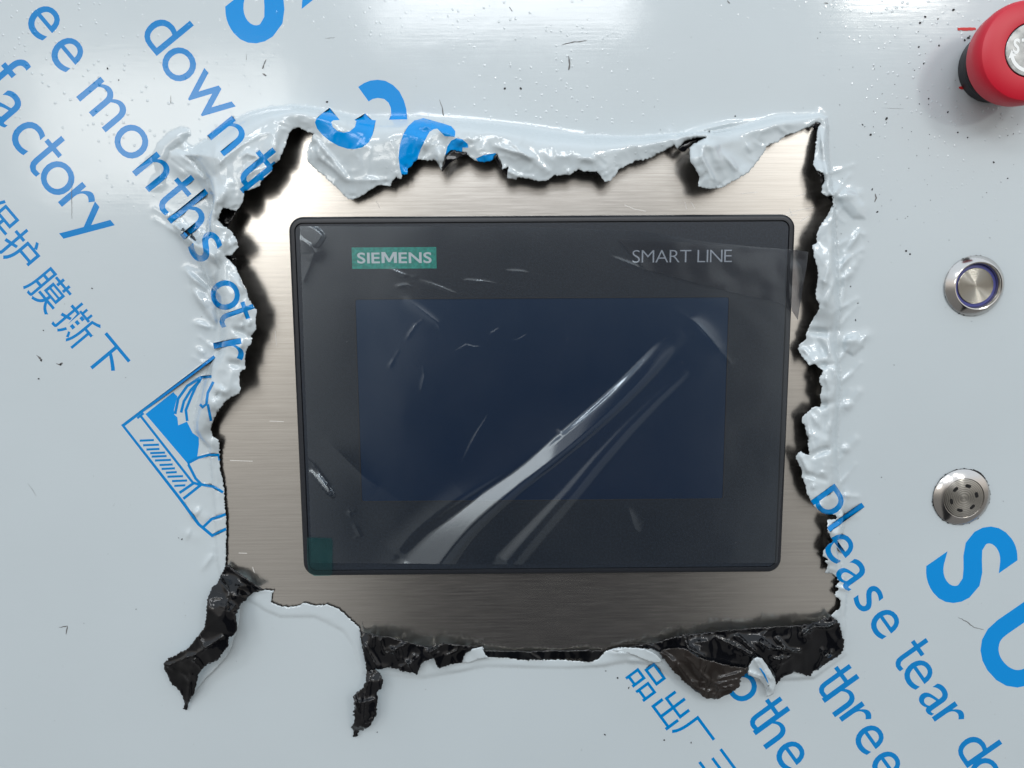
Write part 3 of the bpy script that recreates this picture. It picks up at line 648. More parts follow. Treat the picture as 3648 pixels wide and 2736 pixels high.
u1['label'] = 'white outer face curling out under the black strip'
k_ = [(748,2369),(765,2371),(783,2368)]
bandp = zc([(70,505),(75,530),(100,560),(200,582),(370,612),(500,650),(620,672),(720,648),(800,652),(900,660),(1010,676),(1040,690),(1060,702),(1200,705),(1400,708),(1600,700),(1800,700),(1960,702),(1992,706),(1950,750),(1900,790),(1840,790),(1810,765),(1780,775),(1700,765),(1600,770),(1500,775),(1400,780),(1270,768),(1200,760),(1080,755),(1050,720),(1030,680),(960,690),(900,730),(870,800),(850,800),(780,815),(700,840),(680,840),(665,790),(655,765),(600,780),(560,800),(540,850),(520,895),(500,880),(430,870),(370,850),(300,830),(240,855),(190,850),(160,850),(125,870),(105,740),(95,700),(90,650),(75,560)], 1250, 2000)
f2 = flap('folded_back_edge', bandp, [(1290,2240,2),(1320,2300,4.5),(1300,2370,5),(1400,2300,6),(1450,2370,5.5),(1560,2340,6),(1570,2300,4),(1620,2350,3.5),(1720,2310,2),(1850,2330,1.6),(2000,2330,1.6),(2120,2340,1.6)], M['black'], film, 31, crump=0.9, creases=[([(1355,2285),(1370,2330),(1400,2320),(1450,2290)],1.8,8),([(1530,2325),(1580,2295)],2.2,9),([(1300,2300),(1340,2370)],1.4,8),([(1460,2370),(1490,2340)],1.2,8)])
strip2 = zc([(125,870),(150,850),(190,850),(230,880),(255,940),(240,1000),(205,1030),(215,1080),(205,1130),(205,1200),(160,1290),(100,1330),(60,1330),(50,1380),(15,1385),(20,1340),(0,1310),(20,1290),(25,1230),(15,1180),(30,1150),(20,1080),(35,1040),(90,1000),(115,950)], 1250, 2000)
f3 = flap('torn_strip', strip2, [(1320,2390,4),(1340,2440,7),(1300,2500,8),(1280,2560,7),(1290,2590,4),(1260,2610,1.8)], M['black'], film, 41, crump=0.9, creases=[([(1320,2400),(1300,2480),(1295,2560)],1.8,9),([(1262,2480),(1280,2540)],1.4,8),([(1270,2590),(1330,2560)],1.6,9)])
rf = zc([(100,670),(200,655),(300,640),(400,612),(530,578),(700,560),(900,545),(1050,532),(1200,518),(1380,507),(1500,495),(1600,465),(1690,430),(1720,470),(1750,500),(1765,560),(1785,630),(1780,700),(1750,740),(1700,770),(1650,800),(1600,840),(1540,870),(1520,905),(1460,890),(1400,870),(1330,900),(1290,920),(1250,975),(1240,900),(1180,820),(1140,765),(1080,750),(1040,800),(1025,870),(970,920),(900,930),(820,900),(700,860),(560,800),(450,740),(330,715),(260,690),(180,680)], 2200, 2000)
f4 = flap('folded_back_edge', rf, [(2260,2303,2),(2450,2262,3),(2700,2240,3.5),(2960,2196,3),(3000,2290,4),(2960,2340,3),(2880,2390,3.5),(2800,2360,5.5),(2770,2420,3),(2850,2280,6),(2700,2300,6.5),(2600,2330,6.5),(2500,2320,6),(2640,2390,5.5),(2450,2330,5),(2350,2315,3)], M['black'], film, 51, crump=1.0,
          creases=[([(2440,2270),(2450,2310),(2510,2340)],2.4,9),([(2860,2262),(2900,2232),(2950,2235),(2970,2225)],2.6,9),([(2630,2265),(2690,2320)],1.8,7),([(2560,2275),(2615,2300)],1.4,7),([(2710,2290),(2740,2310),(2850,2320)],2.0,7),([(2770,2275),(2800,2310)],1.8,6),([(2635,2310),(2690,2340)],1.6,7),([(2550,2250),(2800,2232)],1.2,6),([(2950,2340),(2980,2320)],1.2,7),([(2480,2330),(2520,2370)],1.2,8)])
lobe = zc([(330,725),(360,690),(480,680),(540,690),(640,760),(760,790),(900,830),(1030,840),(1020,880),(970,920),(960,990),(890,1040),(840,1060),(800,1088),(700,1080),(600,1010),(540,960),(450,880),(390,800)], 2200, 2000)
f5 = flap('hanging_lobe', lobe, [(2360,2330,4),(2450,2320,8),(2650,2380,8),(2420,2400,6),(2520,2480,5),(2600,2440,8),(2640,2400,8.5)], M['brownblack'], film, 61, crump=0.8, creases=[([(2520,2345),(2500,2400),(2520,2420)],1.8,9),([(2420,2370),(2480,2450),(2560,2480)],1.4,10),([(2540,2440),(2630,2420)],1.2,7),([(2530,2460),(2610,2445)],1.2,7),([(2560,2420),(2640,2395)],1.2,7)])
f5['label'] = 'thin brown-black lobe hanging below the fold'
tong = zc([(1070,765),(1100,755),(1140,765),(1190,840),(1240,930),(1243,980),(1225,1050),(1180,1068),(1175,1065),(1170,1000),(1120,930),(1060,905),(1028,890),(1035,830)], 2200, 2000)
f6 = flap('white_tongue', tong, [(2690,2345,8.5),(2680,2400,7.5),(2740,2400,7.5),(2750,2440,5.5),(2735,2475,4)], M['film'], film, 71, crump=0.5, amp=1.6, back=M['black_flat'], creases=[([(2690,2350),(2720,2400),(2745,2460)],1.6,5),([(2700,2345),(2745,2420)],1.2,4),([(2670,2395),(2720,2410),(2740,2450)],1.3,5)])
f6['label'] = 'crumpled white tongue of film with a blue stripe between the black flaps'
bs = flap('printed_stripe', zc([(1118,842),(1130,842),(1165,890),(1188,950),(1190,968),(1165,925),(1140,880)],2200,2000), [(2705,2385,9.6),(2735,2430,8.6)], M['ink'], f6, 72, crump=0.0, amp=0.4)
# white back-folded edges peeking beside the black band
wp = flap('curled_edge', zc([(880,800),(870,770),(900,730),(960,688),(1010,680),(1035,672),(1040,700),(1060,735),(1085,760),(1000,775),(930,800)],1250,2000), [(1660,2350,2.2),(1710,2310,3.6)], M['film'], film, 81, crump=0.3, amp=1.6, back=M['black_flat'])
wp2 = flap('curled_edge', zc([(-40,700),(0,690),(60,680),(150,685),(230,695),(300,730),(350,780),(330,800),(260,795),(180,760),(80,720),(0,715)],2200,2000), [(2200,2312,3.0),(2260,2325,4.2),(2340,2350,4.0)], M['film'], film, 82, crump=0.6, amp=1.2, back=M['black_flat'])
# dark backing showing where edges roll over at the upper rim
for i, (pl, hh) in enumerate([
    ([(605,690),(612,640),(632,570),(660,545),(700,520),(760,535),(800,540),(800,560),(760,575),(700,600),(660,630),(625,670)], 11.5),
    ([(1010,575),(1040,545),(1050,570),(1070,600),(1085,645),(1072,680),(1050,640),(1030,600)], 12),
    ([(1085,680),(1110,660),(1130,655),(1135,700),(1120,730),(1105,700)], 10.5),
    ([(1640,700),(1690,668),(1750,690),(1830,683),(1862,735),(1830,710),(1740,705),(1690,690)], 10),
    ([(1820,690),(1840,665),(1862,720),(1850,740)], 10),
    ([(215,770),(225,735),(250,720),(280,730),(260,750),(235,770)], 8.5)]):
    q = zc(pl, 1300, 300); c_ = np.mean(q, 0)
    flap('rolled_rim', q, [(c_[0], c_[1], hh)], M['black'], film, 90+i, crump=0.5, amp=1.5)
for i, (pl, hh, o_) in enumerate([
    ([(475,505),(520,470),(580,440),(640,424),(712,420),(700,432),(640,440),(590,465),(560,500),(530,530),(500,530)], 9, (2200,300)),
    ([(1528,330),(1555,300),(1595,302),(1606,316),(1580,322),(1565,350),(1545,345)], 3.5, (2200,300)),
    ([(1570,690),(1600,700),(1625,720),(1632,760),(1612,795),(1595,770),(1590,730)], 8, (2200,300)),
    ([(1640,880),(1690,872),(1704,900),(1690,940),(1670,910)], 8, (2200,300)),
    ([(835,1068),(850,1020),(870,970),(930,985),(980,1005),(960,1050),(930,1090),(915,1120),(925,1180),(905,1160),(870,1110)], 9, (400,300)),
    ([(875,1352),(920,1350),(972,1368),(978,1385),(940,1392),(905,1370)], 9, (400,300)),
    ([(1045,1520),(1060,1530),(1110,1562),(1060,1572)], 3, None)]):
    q = zc(pl, *o_) if o_ else zc(pl, 2600, 1500, 3.16)
    c_ = np.mean(q, 0); flap('rolled_rim', q, [(c_[0], c_[1], hh)], M['black'], film, 110+i, crump=0.5, amp=1.5)
def curl(name, pl, hh, seed, cr=()):
    c_ = np.mean(pl, 0); return flap(name, pl, [(c_[0], c_[1], hh)], M['film'], film, seed, crump=0.6, amp=1.4, back=M['black_flat'], creases=cr)

# ------------------------------------------------------------------ operator panel
zt = 5.2
c0 = P1(1931, 1405, zt)
X0, X1, Y0, Y1 = -104.5, 104.5, -77.0, 77.0
dev = thing('operator_panel', 'charcoal touch panel with a dark blue display in the middle of the torn opening', 'touch panel')
def ring(i, z): return rrect(X0+i, X1-i, Y0+i, Y1-i, max(6.0-i, 1.5), z)
v_, f_ = loft([ring(0.5,0.0), ring(0,0.6), ring(0,3.6), ring(0.35,4.6), ring(0.9,5.1), ring(1.4,5.25), ring(2.55,5.25), ring(2.7,5.05), ring(2.7,4.4), ring(3.2,4.4)])
o = part('bezel', v_, f_, M['bezel'], dev); o.data.shade_smooth(); 
em = o.modifiers.new('edge', 'EDGE_SPLIT'); em.split_angle = math.radians(35)
# window of the display (thin dark joint round the glass)
def panel_rect(px0, py0, px1, py1, z):
    a = P1(px0, py1, z); b = P1(px1, py0, z); return a[0], b[0], a[1], b[1]
tl, tr = P1(1262,1062,5.3), P1(2600,1058,5.3); bl, br = P1(1287,1785,5.3), P1(2577,1782,5.3)
wx0 = (tl[0]+bl[0])/2; wx1 = (tr[0]+br[0])/2; wy1 = (tl[1]+tr[1])/2; wy0 = (bl[1]+br[1])/2
fr = rrect(X0+3.1, X1-3.1, Y0+3.1, Y1-3.1, 3.0, 5.3); frs = rrect(X0+3.1, X1-3.1, Y0+3.1, Y1-3.1, 3.0, 4.4)
win = rrect(wx0, wx1, wy0, wy1, 1.2, 5.3); win2 = rrect(wx0+.15, wx1-.15, wy0+.15, wy1-.15, 1.1, 4.9)
v_, f_ = loft([frs, fr, win, win2], cap=False)
part('front_foil', v_, f_, M['face'], dev)
v_, f_ = loft([rrect(wx0-.3, wx1+.3, wy0-.3, wy1+.3, 1.2, 4.45), rrect(wx0-.3, wx1+.3, wy0-.3, wy1+.3, 1.2, 5.0)])
part('display', v_, f_, M['display'], dev)
KERN = {'RT': -0.07, 'AR': -0.02, 'MA': -0.03, 'LI': -0.02}
v_, f_ = loft([rrect(wx0-.12, wx1+.12, wy0-.12, wy1+.12, 1.3, 5.25), rrect(wx0-.12, wx1+.12, wy0-.12, wy1+.12, 1.3, 5.33), rrect(wx0+.32, wx1-.32, wy0+.32, wy1-.32, 1.0, 5.33), rrect(wx0+.32, wx1-.32, wy0+.32, wy1-.32, 1.0, 5.02)], cap=False)
part('display_joint', v_, f_, M['rubber'], dev)
def flattext(name, s, px0, py0, px1, py1, z, mat, parent, bold=0.0, ex=0.05, gap=0.06, space=0.34):
    """text fitted to a box of the front; letters are thin raised print"""
    def gl(ch):
        if ch == 'M' and bold > 0:
            v = np.array([(0,0),(0,.73),(.19,.73),(.395,.27),(.60,.73),(.79,.73),(.79,0),(.635,0),(.635,.47),(.445,.06),(.345,.06),(.155,.47),(.155,0)]); return v, [tuple(range(len(v)))], None
        return glyph(ch, bold)
    vs = []; fs = []; x = 0.0
    for ci, ch in enumerate(s):
        if ch == ' ': x += space; continue
        x += KERN.get(s[max(ci-1,0):ci+1], 0)
        gv, gf, ge = gl(ch)
        b = len(vs); w0 = gv[:,0].min()
        vs += [(p[0]-w0+x, p[1], 0) for p in gv]; fs += [tuple(b+i for i in f) for f in gf]
        x += gv[:,0].max()-w0+gap
    v = np.array(vs); v[:,1] -= v[:,1].min() if s != 'x' else 0
    a = P1(px0, py1, z); b = P1(px1, py0, z)
    v[:,0] = a[0] + v[:,0]/v[:,0].max()*(b[0]-a[0]); v[:,1] = a[1] + v[:,1]/v[:,1].max()*(b[1]-a[1]); v[:,2] = z
    return part(name, v, fs, mat, parent)
lx0, lx1, ly0, ly1 = panel_rect(1255, 880, 1554, 958, 5.32)
v_, f_ = loft([[(lx0,ly0,5.3),(lx1,ly0,5.3),(lx1,ly1,5.3),(lx0,ly1,5.3)], [(lx0,ly0,5.36),(lx1,ly0,5.36),(lx1,ly1,5.36),(lx0,ly1,5.36)]])
lp = part('logo_plate', v_, f_, M['green'], dev)
flattext('lettering', 'SIEMENS', 1273, 897, 1537, 939, 5.39, M['white'], lp, bold=0.018, gap=0.09)
flattext('lettering', 'SMART LINE', 2253, 889, 2608, 936, 5.34, M['grey_white'], dev, bold=-0.012, gap=0.09, space=0.22)

# ------------------------------------------------------------------ clear film on the panel's front
clearf = thing('clear_cover_film', 'crinkled clear film with a long diagonal fold lying over the dark display', 'film')
def cover_mesh(name, poly, hfun, mat, seed, parent, sp=4.2, jitter=0.6):
    poly = np.asarray(poly, float); jp = jag(poly, 12, jitter, seed); r = np.random.default_rng(seed)
    lo, hi = poly.min(0), poly.max(0); gg = jgrid(lo[0], hi[0], lo[1], hi[1], sp, r, 0.03); d, _ = pdist(gg, jp); gg = gg[inside(gg, jp) & (d > sp*.4)]
    v2, t2 = triangulate([jp], [], gg); t2 = t2[inside(v2[t2].mean(1), jp)]
    h = hfun(v2); v3 = P(v2[:,0], v2[:,1], h); t2 = orient(v3, t2)
    return part(name, v3, t2, mat, parent, smooth=True)
CCR = [([(1380,955),(1440,980),(1480,990)],.35,5),([(1410,1020),(1450,1015),(1510,1045)],.30,4),([(1500,1000),(1560,1020),(1620,1045),(1680,1060)],.30,4),
       ([(1650,998),(1720,1003),(1880,1030)],.3,4),([(1800,965),(1860,968),(1940,985)],.3,4),([(2180,915),(2260,945),(2310,968)],.35,4),
       ([(1448,1208),(1480,1160),(1505,1140)],.30,4),([(1386,1310),(1420,1250)],.28,4),([(1610,1260),(1660,1230),(1690,1238),(1715,1238),(1745,1210)],.32,4),
       ([(1740,1195),(1775,1172),(1800,1170)],.28,3),([(1800,1212),(1845,1213),(1880,1190),(1920,1182)],.28,3),
       ([(1500,1390),(1512,1340),(1508,1310)],.25,5),([(1645,1650),(1690,1560),(1740,1480),(1795,1400)],.28,6),
       ([(1085,1635),(1110,1660),(1140,1700),(1165,1730),(1180,1765)],.9,7),([(1240,1830),(1262,1822)],.5,6),([(1262,1870),(1282,1905),(1265,1915)],.4,4),
       ([(1150,1560),(1300,1700),(1450,1800)],.25,26),([(2230,1790),(2260,1880),(2320,1930)],.5,22),([(2550,1220),(2480,1150),(2400,1100)],.5,16),([(2480,1150),(2560,1240),(2600,1290)],.4,10),
       ([(1440,1060),(1560,1150),(1600,1240)],.35,14),([(1980,1530),(2060,1590)],.3,6),([(1075,815),(1120,900),(1080,1000)],.9,16)]
RIDGE = np.array([(1490,2030),(1540,1960),(1600,1880),(1680,1800),(1780,1725),(1900,1640),(2040,1545),(2160,1450),(2260,1350),(2350,1260),(2430,1190),(2490,1140)], float)
RIDGE2 = np.array([(1800,2020),(1860,1950),(1940,1860),(2030,1760),(2130,1640),(2230,1530),(2340,1420),(2440,1330),(2520,1260)], float)
# facets of the folded film: centre, long axis, half length, half width, slope to the right and downwards
FACETS = [((1100,830),(0.8,0.6),45,26,0.14,0.0,0.6),((1124,1692),(0.62,0.78),78,9,0.10,0.225,0.4)]
# the big fold: a ruled flank that leans towards the window, tapering to the upper right
FOLD = np.array([(1490,2030),(1530,1975),(1590,1905),(1660,1840),(1750,1770),(1850,1698),(1960,1618),(2080,1522),(2190,1425),(2300,1315),(2400,1200)], float)
def fold(q):
    fine = []
    for a, b in zip(FOLD[:-1], FOLD[1:]):
        for j in range(6): fine.append(a+(b-a)*j/6)
    fine = np.array(fine+[FOLD[-1]])
    for _ in range(6): fine[1:-1] = (fine[:-2]+2*fine[1:-1]+fine[2:])/4
    gx = ((fine[:,0]-1824)/2700+0.44)/2; gy = (0.205-(1012-fine[:,1])/2700)/2
    d = np.diff(fine, axis=0)/8.4; hc = np.concatenate([[0], np.cumsum(d[:,0]*gx[1:]+d[:,1]*gy[1:])]); hc = (hc-hc.min())*0.75+0.8
    n = len(fine); dist, par = pdist(q, fine, False); par = np.clip(par*(n)/(n-1), 0, 1)
    i = np.minimum((par*(n-1)).astype(int), n-2); f = par*(n-1)-i
    t = fine[i+1]-fine[i]; t = t/np.hypot(t[:,0], t[:,1])[:,None]; c = fine[i]+(fine[i+1]-fine[i])*f[:,None]
    x = (q-c); 
    H = hc[i]*(1-f)+hc[i+1]*f + ((gx[i]*(1-f)+gx[i+1]*f)*x[:,0] + (gy[i]*(1-f)+gy[i+1]*f)*x[:,1])/8.4
    wd = np.interp(par, [0,.12,.3,.5,.75,1], [58,56,42,28,24,22])
    side = x[:,0]*t[:,1]-x[:,1]*t[:,0]
    e = dist/wd; m_ = np.clip((1.75-e)/1.0, 0, 1); m_ = m_*m_*(3-2*m_)*np.clip((1.0-par)/0.42, 0, 1)**1.3
    return H, m_
def clear_h(q):
    h = np.full(len(q), 5.85) + 0.5*(vnoise(q, 260, 5)-.5) + 0.10*(vnoise(q, 110, 6)-.5)
    for rd, a, w0, w1 in ((RIDGE, 0.9, 110, 26), (RIDGE2, 0.9, 40, 14)):
        d, par = pdist(q, rd, False); par = np.clip(par*len(rd)/(len(rd)-1), 0, 1)
        wd = w0*(1-par)+w1*par; am = a*(1-par)**0.7 + 0.3*(1-par)
        x = np.clip(d/wd, 0, 1.6)
        h = h + am*np.where(x < 1.6, (0.5+0.5*np.cos(x/1.6*math.pi))**1.2, 0)*np.clip(par*25+0.5, 0, 1)
    for pl, a, wd in CCR:
        d, par = pdist(q, np.array(pl, float), False); h = h + a*(0.85 if wd < 10 else 1.0)*np.exp(-d/(wd*(0.7 if wd < 10 else 1)))*np.clip(np.sin(np.clip(par*len(pl)/(len(pl)-1),0,1)*math.pi*0.9+0.15), 0, 1)
    Hf, mf = fold(q); h = h*(1-mf) + (5.8+Hf)*mf
    for (cx, cy), ax, hl, hw, gx, gy, h0 in FACETS:
        dx = q[:,0]-cx; dy = q[:,1]-cy; l_ = dx*ax[0]+dy*ax[1]; w_ = -dx*ax[1]+dy*ax[0]
        e = np.sqrt((l_/hl)**4 + (w_/hw)**4); m_ = np.clip((1.7-e)/0.7, 0, 1); m_ = m_*m_*(3-2*m_)
        h = h*(1-m_) + (5.9 + h0 + gx*dx/8.4 + gy*dy/8.4)*m_
    return np.maximum(h, 5.5)
cover_mesh('film_sheet', [(1068,806),(1500,807),(1900,809),(2240,820),(2300,822),(2500,860),(2700,880),(2824,890),(2822,1000),(2808,1300),(2795,1600),(2778,1850),(2770,2005),(2400,2008),(1900,2011),(1600,2010),(1500,2008),(1110,2005),(1100,1700),(1085,1300)], clear_h, M['clear'], 201, clearf)
cover_mesh('loose_corner', [(2200,850),(2420,862),(2640,880),(2818,890),(2880,897),(2872,960),(2862,1010),(2850,1090),(2842,1140),(2820,1108),(2780,1080),(2600,1040),(2300,960)], lambda q: 6.6+0.4*vnoise(q,60,3)+np.clip((q[:,0]-2800)/80,0,1)*1.2, M['tab'], 202, clearf)
cover_mesh('folded_tab', [(2818,889),(2880,897),(2874,950),(2862,1010),(2850,1090),(2842,1140),(2822,1108),(2812,1060),(2812,1000)], lambda q: 7.4+0.5*vnoise(q,40,3), M['smoky'], 204, clearf, jitter=0.3)
gt = cover_mesh('green_tape', [(1094,1915),(1180,1918),(1184,1930),(1183,2045),(1176,2051),(1120,2052),(1100,2040),(1094,2000)], lambda q: 6.3+0.15*vnoise(q,30,3)-np.clip((q[:,1]-2020)/30,0,1)*0.5, M['greentape'], 203, clearf, jitter=0.3)

# ------------------------------------------------------------------ push button
def axis_at(px, py, h): 
    p = P1(px, py, h); return (p[0], p[1], 0.0)
def add_lathe(name, prof, mat, parent, n=96, cx=0, cy=0, smooth=True, split=True):
    v, f = lathe(prof, n, cx, cy); 
    if prof[-1][0] < 0.05: pass
    v = np.array(v) + np.array([OFF[parent.name][0], OFF[parent.name][1], 0])
    o = part(name, v, f, mat, parent, smooth=smooth)
    if split: e = o.modifiers.new('edge', 'EDGE_SPLIT'); e.split_angle = math.radians(28)
    return o
def burr(parent, r, z, seed, name='torn_film_rim', big=None):
    rr = np.random.default_rng(seed); n = 150; vs = []; fs = []
    for k in range(n):
        a = 2*math.pi*k/n; e = 0.22+abs(rr.normal(0, .13)) + (0.4 if rr.random() < .05 else 0)
        if big: 
            d = abs((math.degrees(a)-big[0]+180) % 360-180); e += big[1]*max(0, 1-d/big[2])
        vs += [(r*math.cos(a)*.95, r*math.sin(a)*.95, z), ((r+e)*math.cos(a), (r+e)*math.sin(a), z-0.05+rr.uniform(0,.25))]
    for k in range(n):
        a = 2*k; b = 2*((k+1) % n); fs.append((a, a+1, b+1, b))
    v = np.array(vs) + OFF[parent.name]; return part(name, v, fs, M['burr'], parent)
pb = thing('push_button', 'round steel push button with a violet-blue ring, below the red stop button', 'button', axis_at(3473,1018,1.5))
add_lathe('bezel_ring', [(12.4,0.3),(12.65,0.6),(12.65,1.2),(12.4,1.6),(10.3,3.9),(9.9,4.1),(9.5,4.0),(9.2,3.5),(9.0,1.6),(8.8,0.8)], M['chrome'], pb)
add_lathe('light_ring', [(9.0,1.0),(8.85,1.6),(7.6,1.7),(7.45,1.1)], M['violet'], pb)
add_lathe('cap', [(7.5,1.1),(7.48,2.1),(7.3,2.25),(3.5,2.27),(0.01,2.27)], M['cap'], pb)
burr(pb, 12.3, 0.75, 3)
bz = thing('buzzer', 'round steel buzzer with six dark slots, above the large blue letter S', 'buzzer', axis_at(3428,1772,1.5))
add_lathe('bezel_ring', [(12.2,0.3),(12.5,0.6),(12.5,1.1),(12.25,1.4),(9.9,2.5),(8.9,2.85),(8.75,2.8),(8.6,2.45)], M['chrome'], bz)
add_lathe('cap', [(8.65,2.3),(8.5,2.75),(8.35,2.8),(4,2.8),(0.01,2.8)], M['buzz'], bz)
for k in range(6):
    a0 = math.radians(75 - 60*k); pts = []
    for s, rr_ in ((1, 6.15), (-1, 5.05)):
        for j in range(7):
            a = a0 + s*math.radians(-9 + 18*j/6); pts.append((rr_*math.cos(a), rr_*math.sin(a)))
    # rounded ends
    z0 = 2.82; v = [(x, y, z0) for x, y in pts] + [(x, y, z0+0.04) for x, y in pts]; n = len(pts)
    # outline with softened corners
    mid = 5.6; out = []
    for j in range(9):
        a = a0+math.radians(-6+12*j/8); out.append((6.32*math.cos(a), 6.32*math.sin(a)))
    e = a0+math.radians(6)
    for j in range(1, 6):
        t_ = math.pi*j/6; rr_ = mid+0.72*math.cos(t_); aa = e + 0.72/mid*math.sin(t_); out.append((rr_*math.cos(aa), rr_*math.sin(aa)))
    for j in range(9):
        a = a0+math.radians(6-12*j/8); out.append((4.88*math.cos(a), 4.88*math.sin(a)))
    e = a0-math.radians(6)
    for j in range(1, 6):
        t_ = math.pi*j/6; rr_ = mid-0.72*math.cos(t_); aa = e - 0.72/mid*math.sin(t_); out.append((rr_*math.cos(aa), rr_*math.sin(aa)))
    n = len(out); vs = [(x, y, 2.79) for x, y in out] + [(x, y, 2.83) for x, y in out]
    part('slot', np.array(vs)+OFF[bz.name], [tuple(range(n, 2*n))] + [(j, (j+1) % n, n+(j+1) % n, n+j) for j in range(n)], M['black_hole'], bz)
burr(bz, 12.35, 0.8, 5, big=(55, 0.7, 28))
# ------------------------------------------------------------------ emergency stop
es = thing('emergency_stop_button', 'red mushroom stop button with a silver label, at the upper right', 'button', axis_at(3676,177,24.5))
add_lathe('collar', [(13.6,0.3),(13.9,1.0),(13.9,4.6),(13.4,5.4),(12.3,5.6),(12.0,5.0)], M['rubber'], es)
add_lathe('neck', [(12.6,5.0),(12.6,9.5),(12.2,13.5)], M['greyring'], es)
add_lathe('mushroom_head', [(12.0,12.4),(17.2,12.6),(18.0,13.2),(18.5,14.6),(18.9,17.6),(19.1,18.6),(19.1,20.2),(18.9,21.2),(18.6,22.3),(18.0,23.2),(16.6,23.8),(13.5,24.2),(10.6,24.4),(10.2,24.35),(9.95,24.0),(9.85,23.6)], M['red'], es, n=128)
ld = add_lathe('label_disc', [(9.75,23.5),(9.7,24.2),(9.5,24.35),(0.01,24.35)], M['label'], es)
ex, ey = OFF[es.name][0], OFF[es.name][1]
def local_text(name, s, cx, cy, wd, ht, z, mat, parent, bold=0.03, gap=0.1):
    vs = []; fs = []; x = 0.0
    for ch in s:
        gv, gf, ge = glyph(ch, bold); b = len(vs); w0 = gv[:,0].min()
        vs += [(p[0]-w0+x, p[1], 0) for p in gv]; fs += [tuple(b+i for i in f) for f in gf]; x += gv[:,0].max()-w0+gap
    v = np.array(vs); v[:,1] -= v[:,1].min(); v[:,0] = cx-wd/2+v[:,0]/v[:,0].max()*wd; v[:,1] = cy-ht/2+v[:,1]/v[:,1].max()*ht; v[:,2] = z
    return part(name, v, fs, mat, parent)
local_text('lettering', 'STOP', ex+0.2, ey+1.3, 14.6, 5.6, 24.42, M['labelprint'], ld)
for s in (1, -1):   # the two turning arrows under and over the word
    vs = []; n = 16
    for j in range(n+1):
        a = math.radians(200+70*j/n) if s == 1 else math.radians(20+70*j/n)
        for rr_ in (7.0, 8.3): vs.append((ex+rr_*math.cos(a), ey+rr_*math.sin(a), 24.42))
    fs = [(2*j, 2*j+1, 2*j+3, 2*j+2) for j in range(n)]
    a = math.radians(200 if s == 1 else 20); a2 = a-math.radians(20); b = len(vs)
    vs += [(ex+6.0*math.cos(a), ey+6.0*math.sin(a), 24.42), (ex+9.2*math.cos(a), ey+9.2*math.sin(a), 24.42), (ex+7.6*math.cos(a2), ey+7.6*math.sin(a2), 24.42)]
    fs.append((b, b+1, b+2)); part('arrow', vs, fs, M['labelprint'], ld)
# red marker lines on the film beside the stop button
def mark(px, w_, name='marker_line'):
    v = jag(np.array(px, float), 6, 1.6, 9); q = P(v[:,0], v[:,1], np.full(len(v), 0.62)); n = len(q)
    q0 = q.copy(); q0[:,2] = .48
    return part(name, np.concatenate([q0, q]), [tuple(range(n, 2*n))] + [(j, (j+1) % n, n+(j+1) % n, n+j) for j in range(n)], M['marker'], film)
mark([(3412,99),(3440,97),(3476,99),(3478,106),(3440,109),(3412,107)], 8); mark([(3417,309),(3428,306),(3446,308),(3446,317),(3424,318),(3417,314)], 8)

# ------------------------------------------------------------------ crumbs and scratches on the film
dv, df = [], []
def crumb(px, py, s, ang, asp):
    c_ = P1(px, py, 0.5); b = len(dv); n = 6; r = random.Random(int(px*7+py))
    for z in (0.47, 0.62+0.1*r.random()):
        for k in range(n):
            a = 2*math.pi*k/n; rr_ = s*(0.6+0.5*r.random()); x = rr_*math.cos(a)*asp; y = rr_*math.sin(a)/asp
            dv.append((c_[0]+x*math.cos(ang)-y*math.sin(ang), c_[1]+x*math.sin(ang)+y*math.cos(ang), z))
    df.append(tuple(range(b+n, b+2*n)))
    for k in range(n): df.append((b+k, b+(k+1) % n, b+n+(k+1) % n, b+n+k))
for x, y, s in ((3296,60,.5),(3342,67,.35),(3277,82,.55),(3397,35,.6),(3273,167,.45),(3345,162,.4),(3291,226,.4),(3308,351,.35),(3275,370,.2),(3308,372,.2),(3377,399,.4),(3412,472,.35),(3447,490,.3),(3610,477,.2),(3590,483,.2),(3437,143,.5),(3450,135,.6),(3455,128,.35),
                (2619,414,.3),(3158,422,.6),(3101,480,.5),(3073,444,.35),(3125,755,.45),(3107,674,.4),(3228,894,.5),(3242,905,.4),(2148,577,.3),(1998,0+520,.2),(1165,363,.45),(1855,315,.5),(1798,315,.5),(3540,578,.45),(3590,635,.3),(3185,1300,.2),(3030,1020,.35),(3056,1080,.35),(3048,1140,.35),(3040,1255,.2),(2983,1637,.35),(3140,1700,.25),
                (2126,2365,.3),(2158,2390,.3),(2200,2415,.45),(2240,2450,.4),(2366,2636,.4),(2462,2645,.35),(2155,2617,.45),(1344,2608,.25),(648,1921,.35),(636,1916,.2),(485,2170,.2),(147,1283,.45),(216,1297,.5),(138,1349,.35),(155,1177,.25),(328,1027,.35),(383,244,.35),(423,285,.25),(2860,1500-60,.2)):
    crumb(x, y, s, random.uniform(0, 3), random.uniform(0.8, 1.5))
for k in range(130):
    x = random.uniform(2950, 3640) if random.random() < .6 else random.uniform(1500, 3640); y = random.uniform(0, 950)
    if inside(np.array([[x, y]]), BASE)[0]: continue
    crumb(x, y, random.uniform(.05, .17), random.uniform(0, 3), random.uniform(0.7, 1.6))
for k in range(45):
    x = random.uniform(0, 3640); y = random.uniform(900, 2700)
    if inside(np.array([[x, y]]), BASE)[0]: continue
    crumb(x, y, random.uniform(.04, .12), random.uniform(0, 3), random.uniform(0.7, 1.6))
cr = obj('film_crumbs', dv, df, M['burr']); cr['kind'] = 'stuff'; cr['label'] = 'tiny black film crumbs scattered over the pale film'
sv, sf = [], []
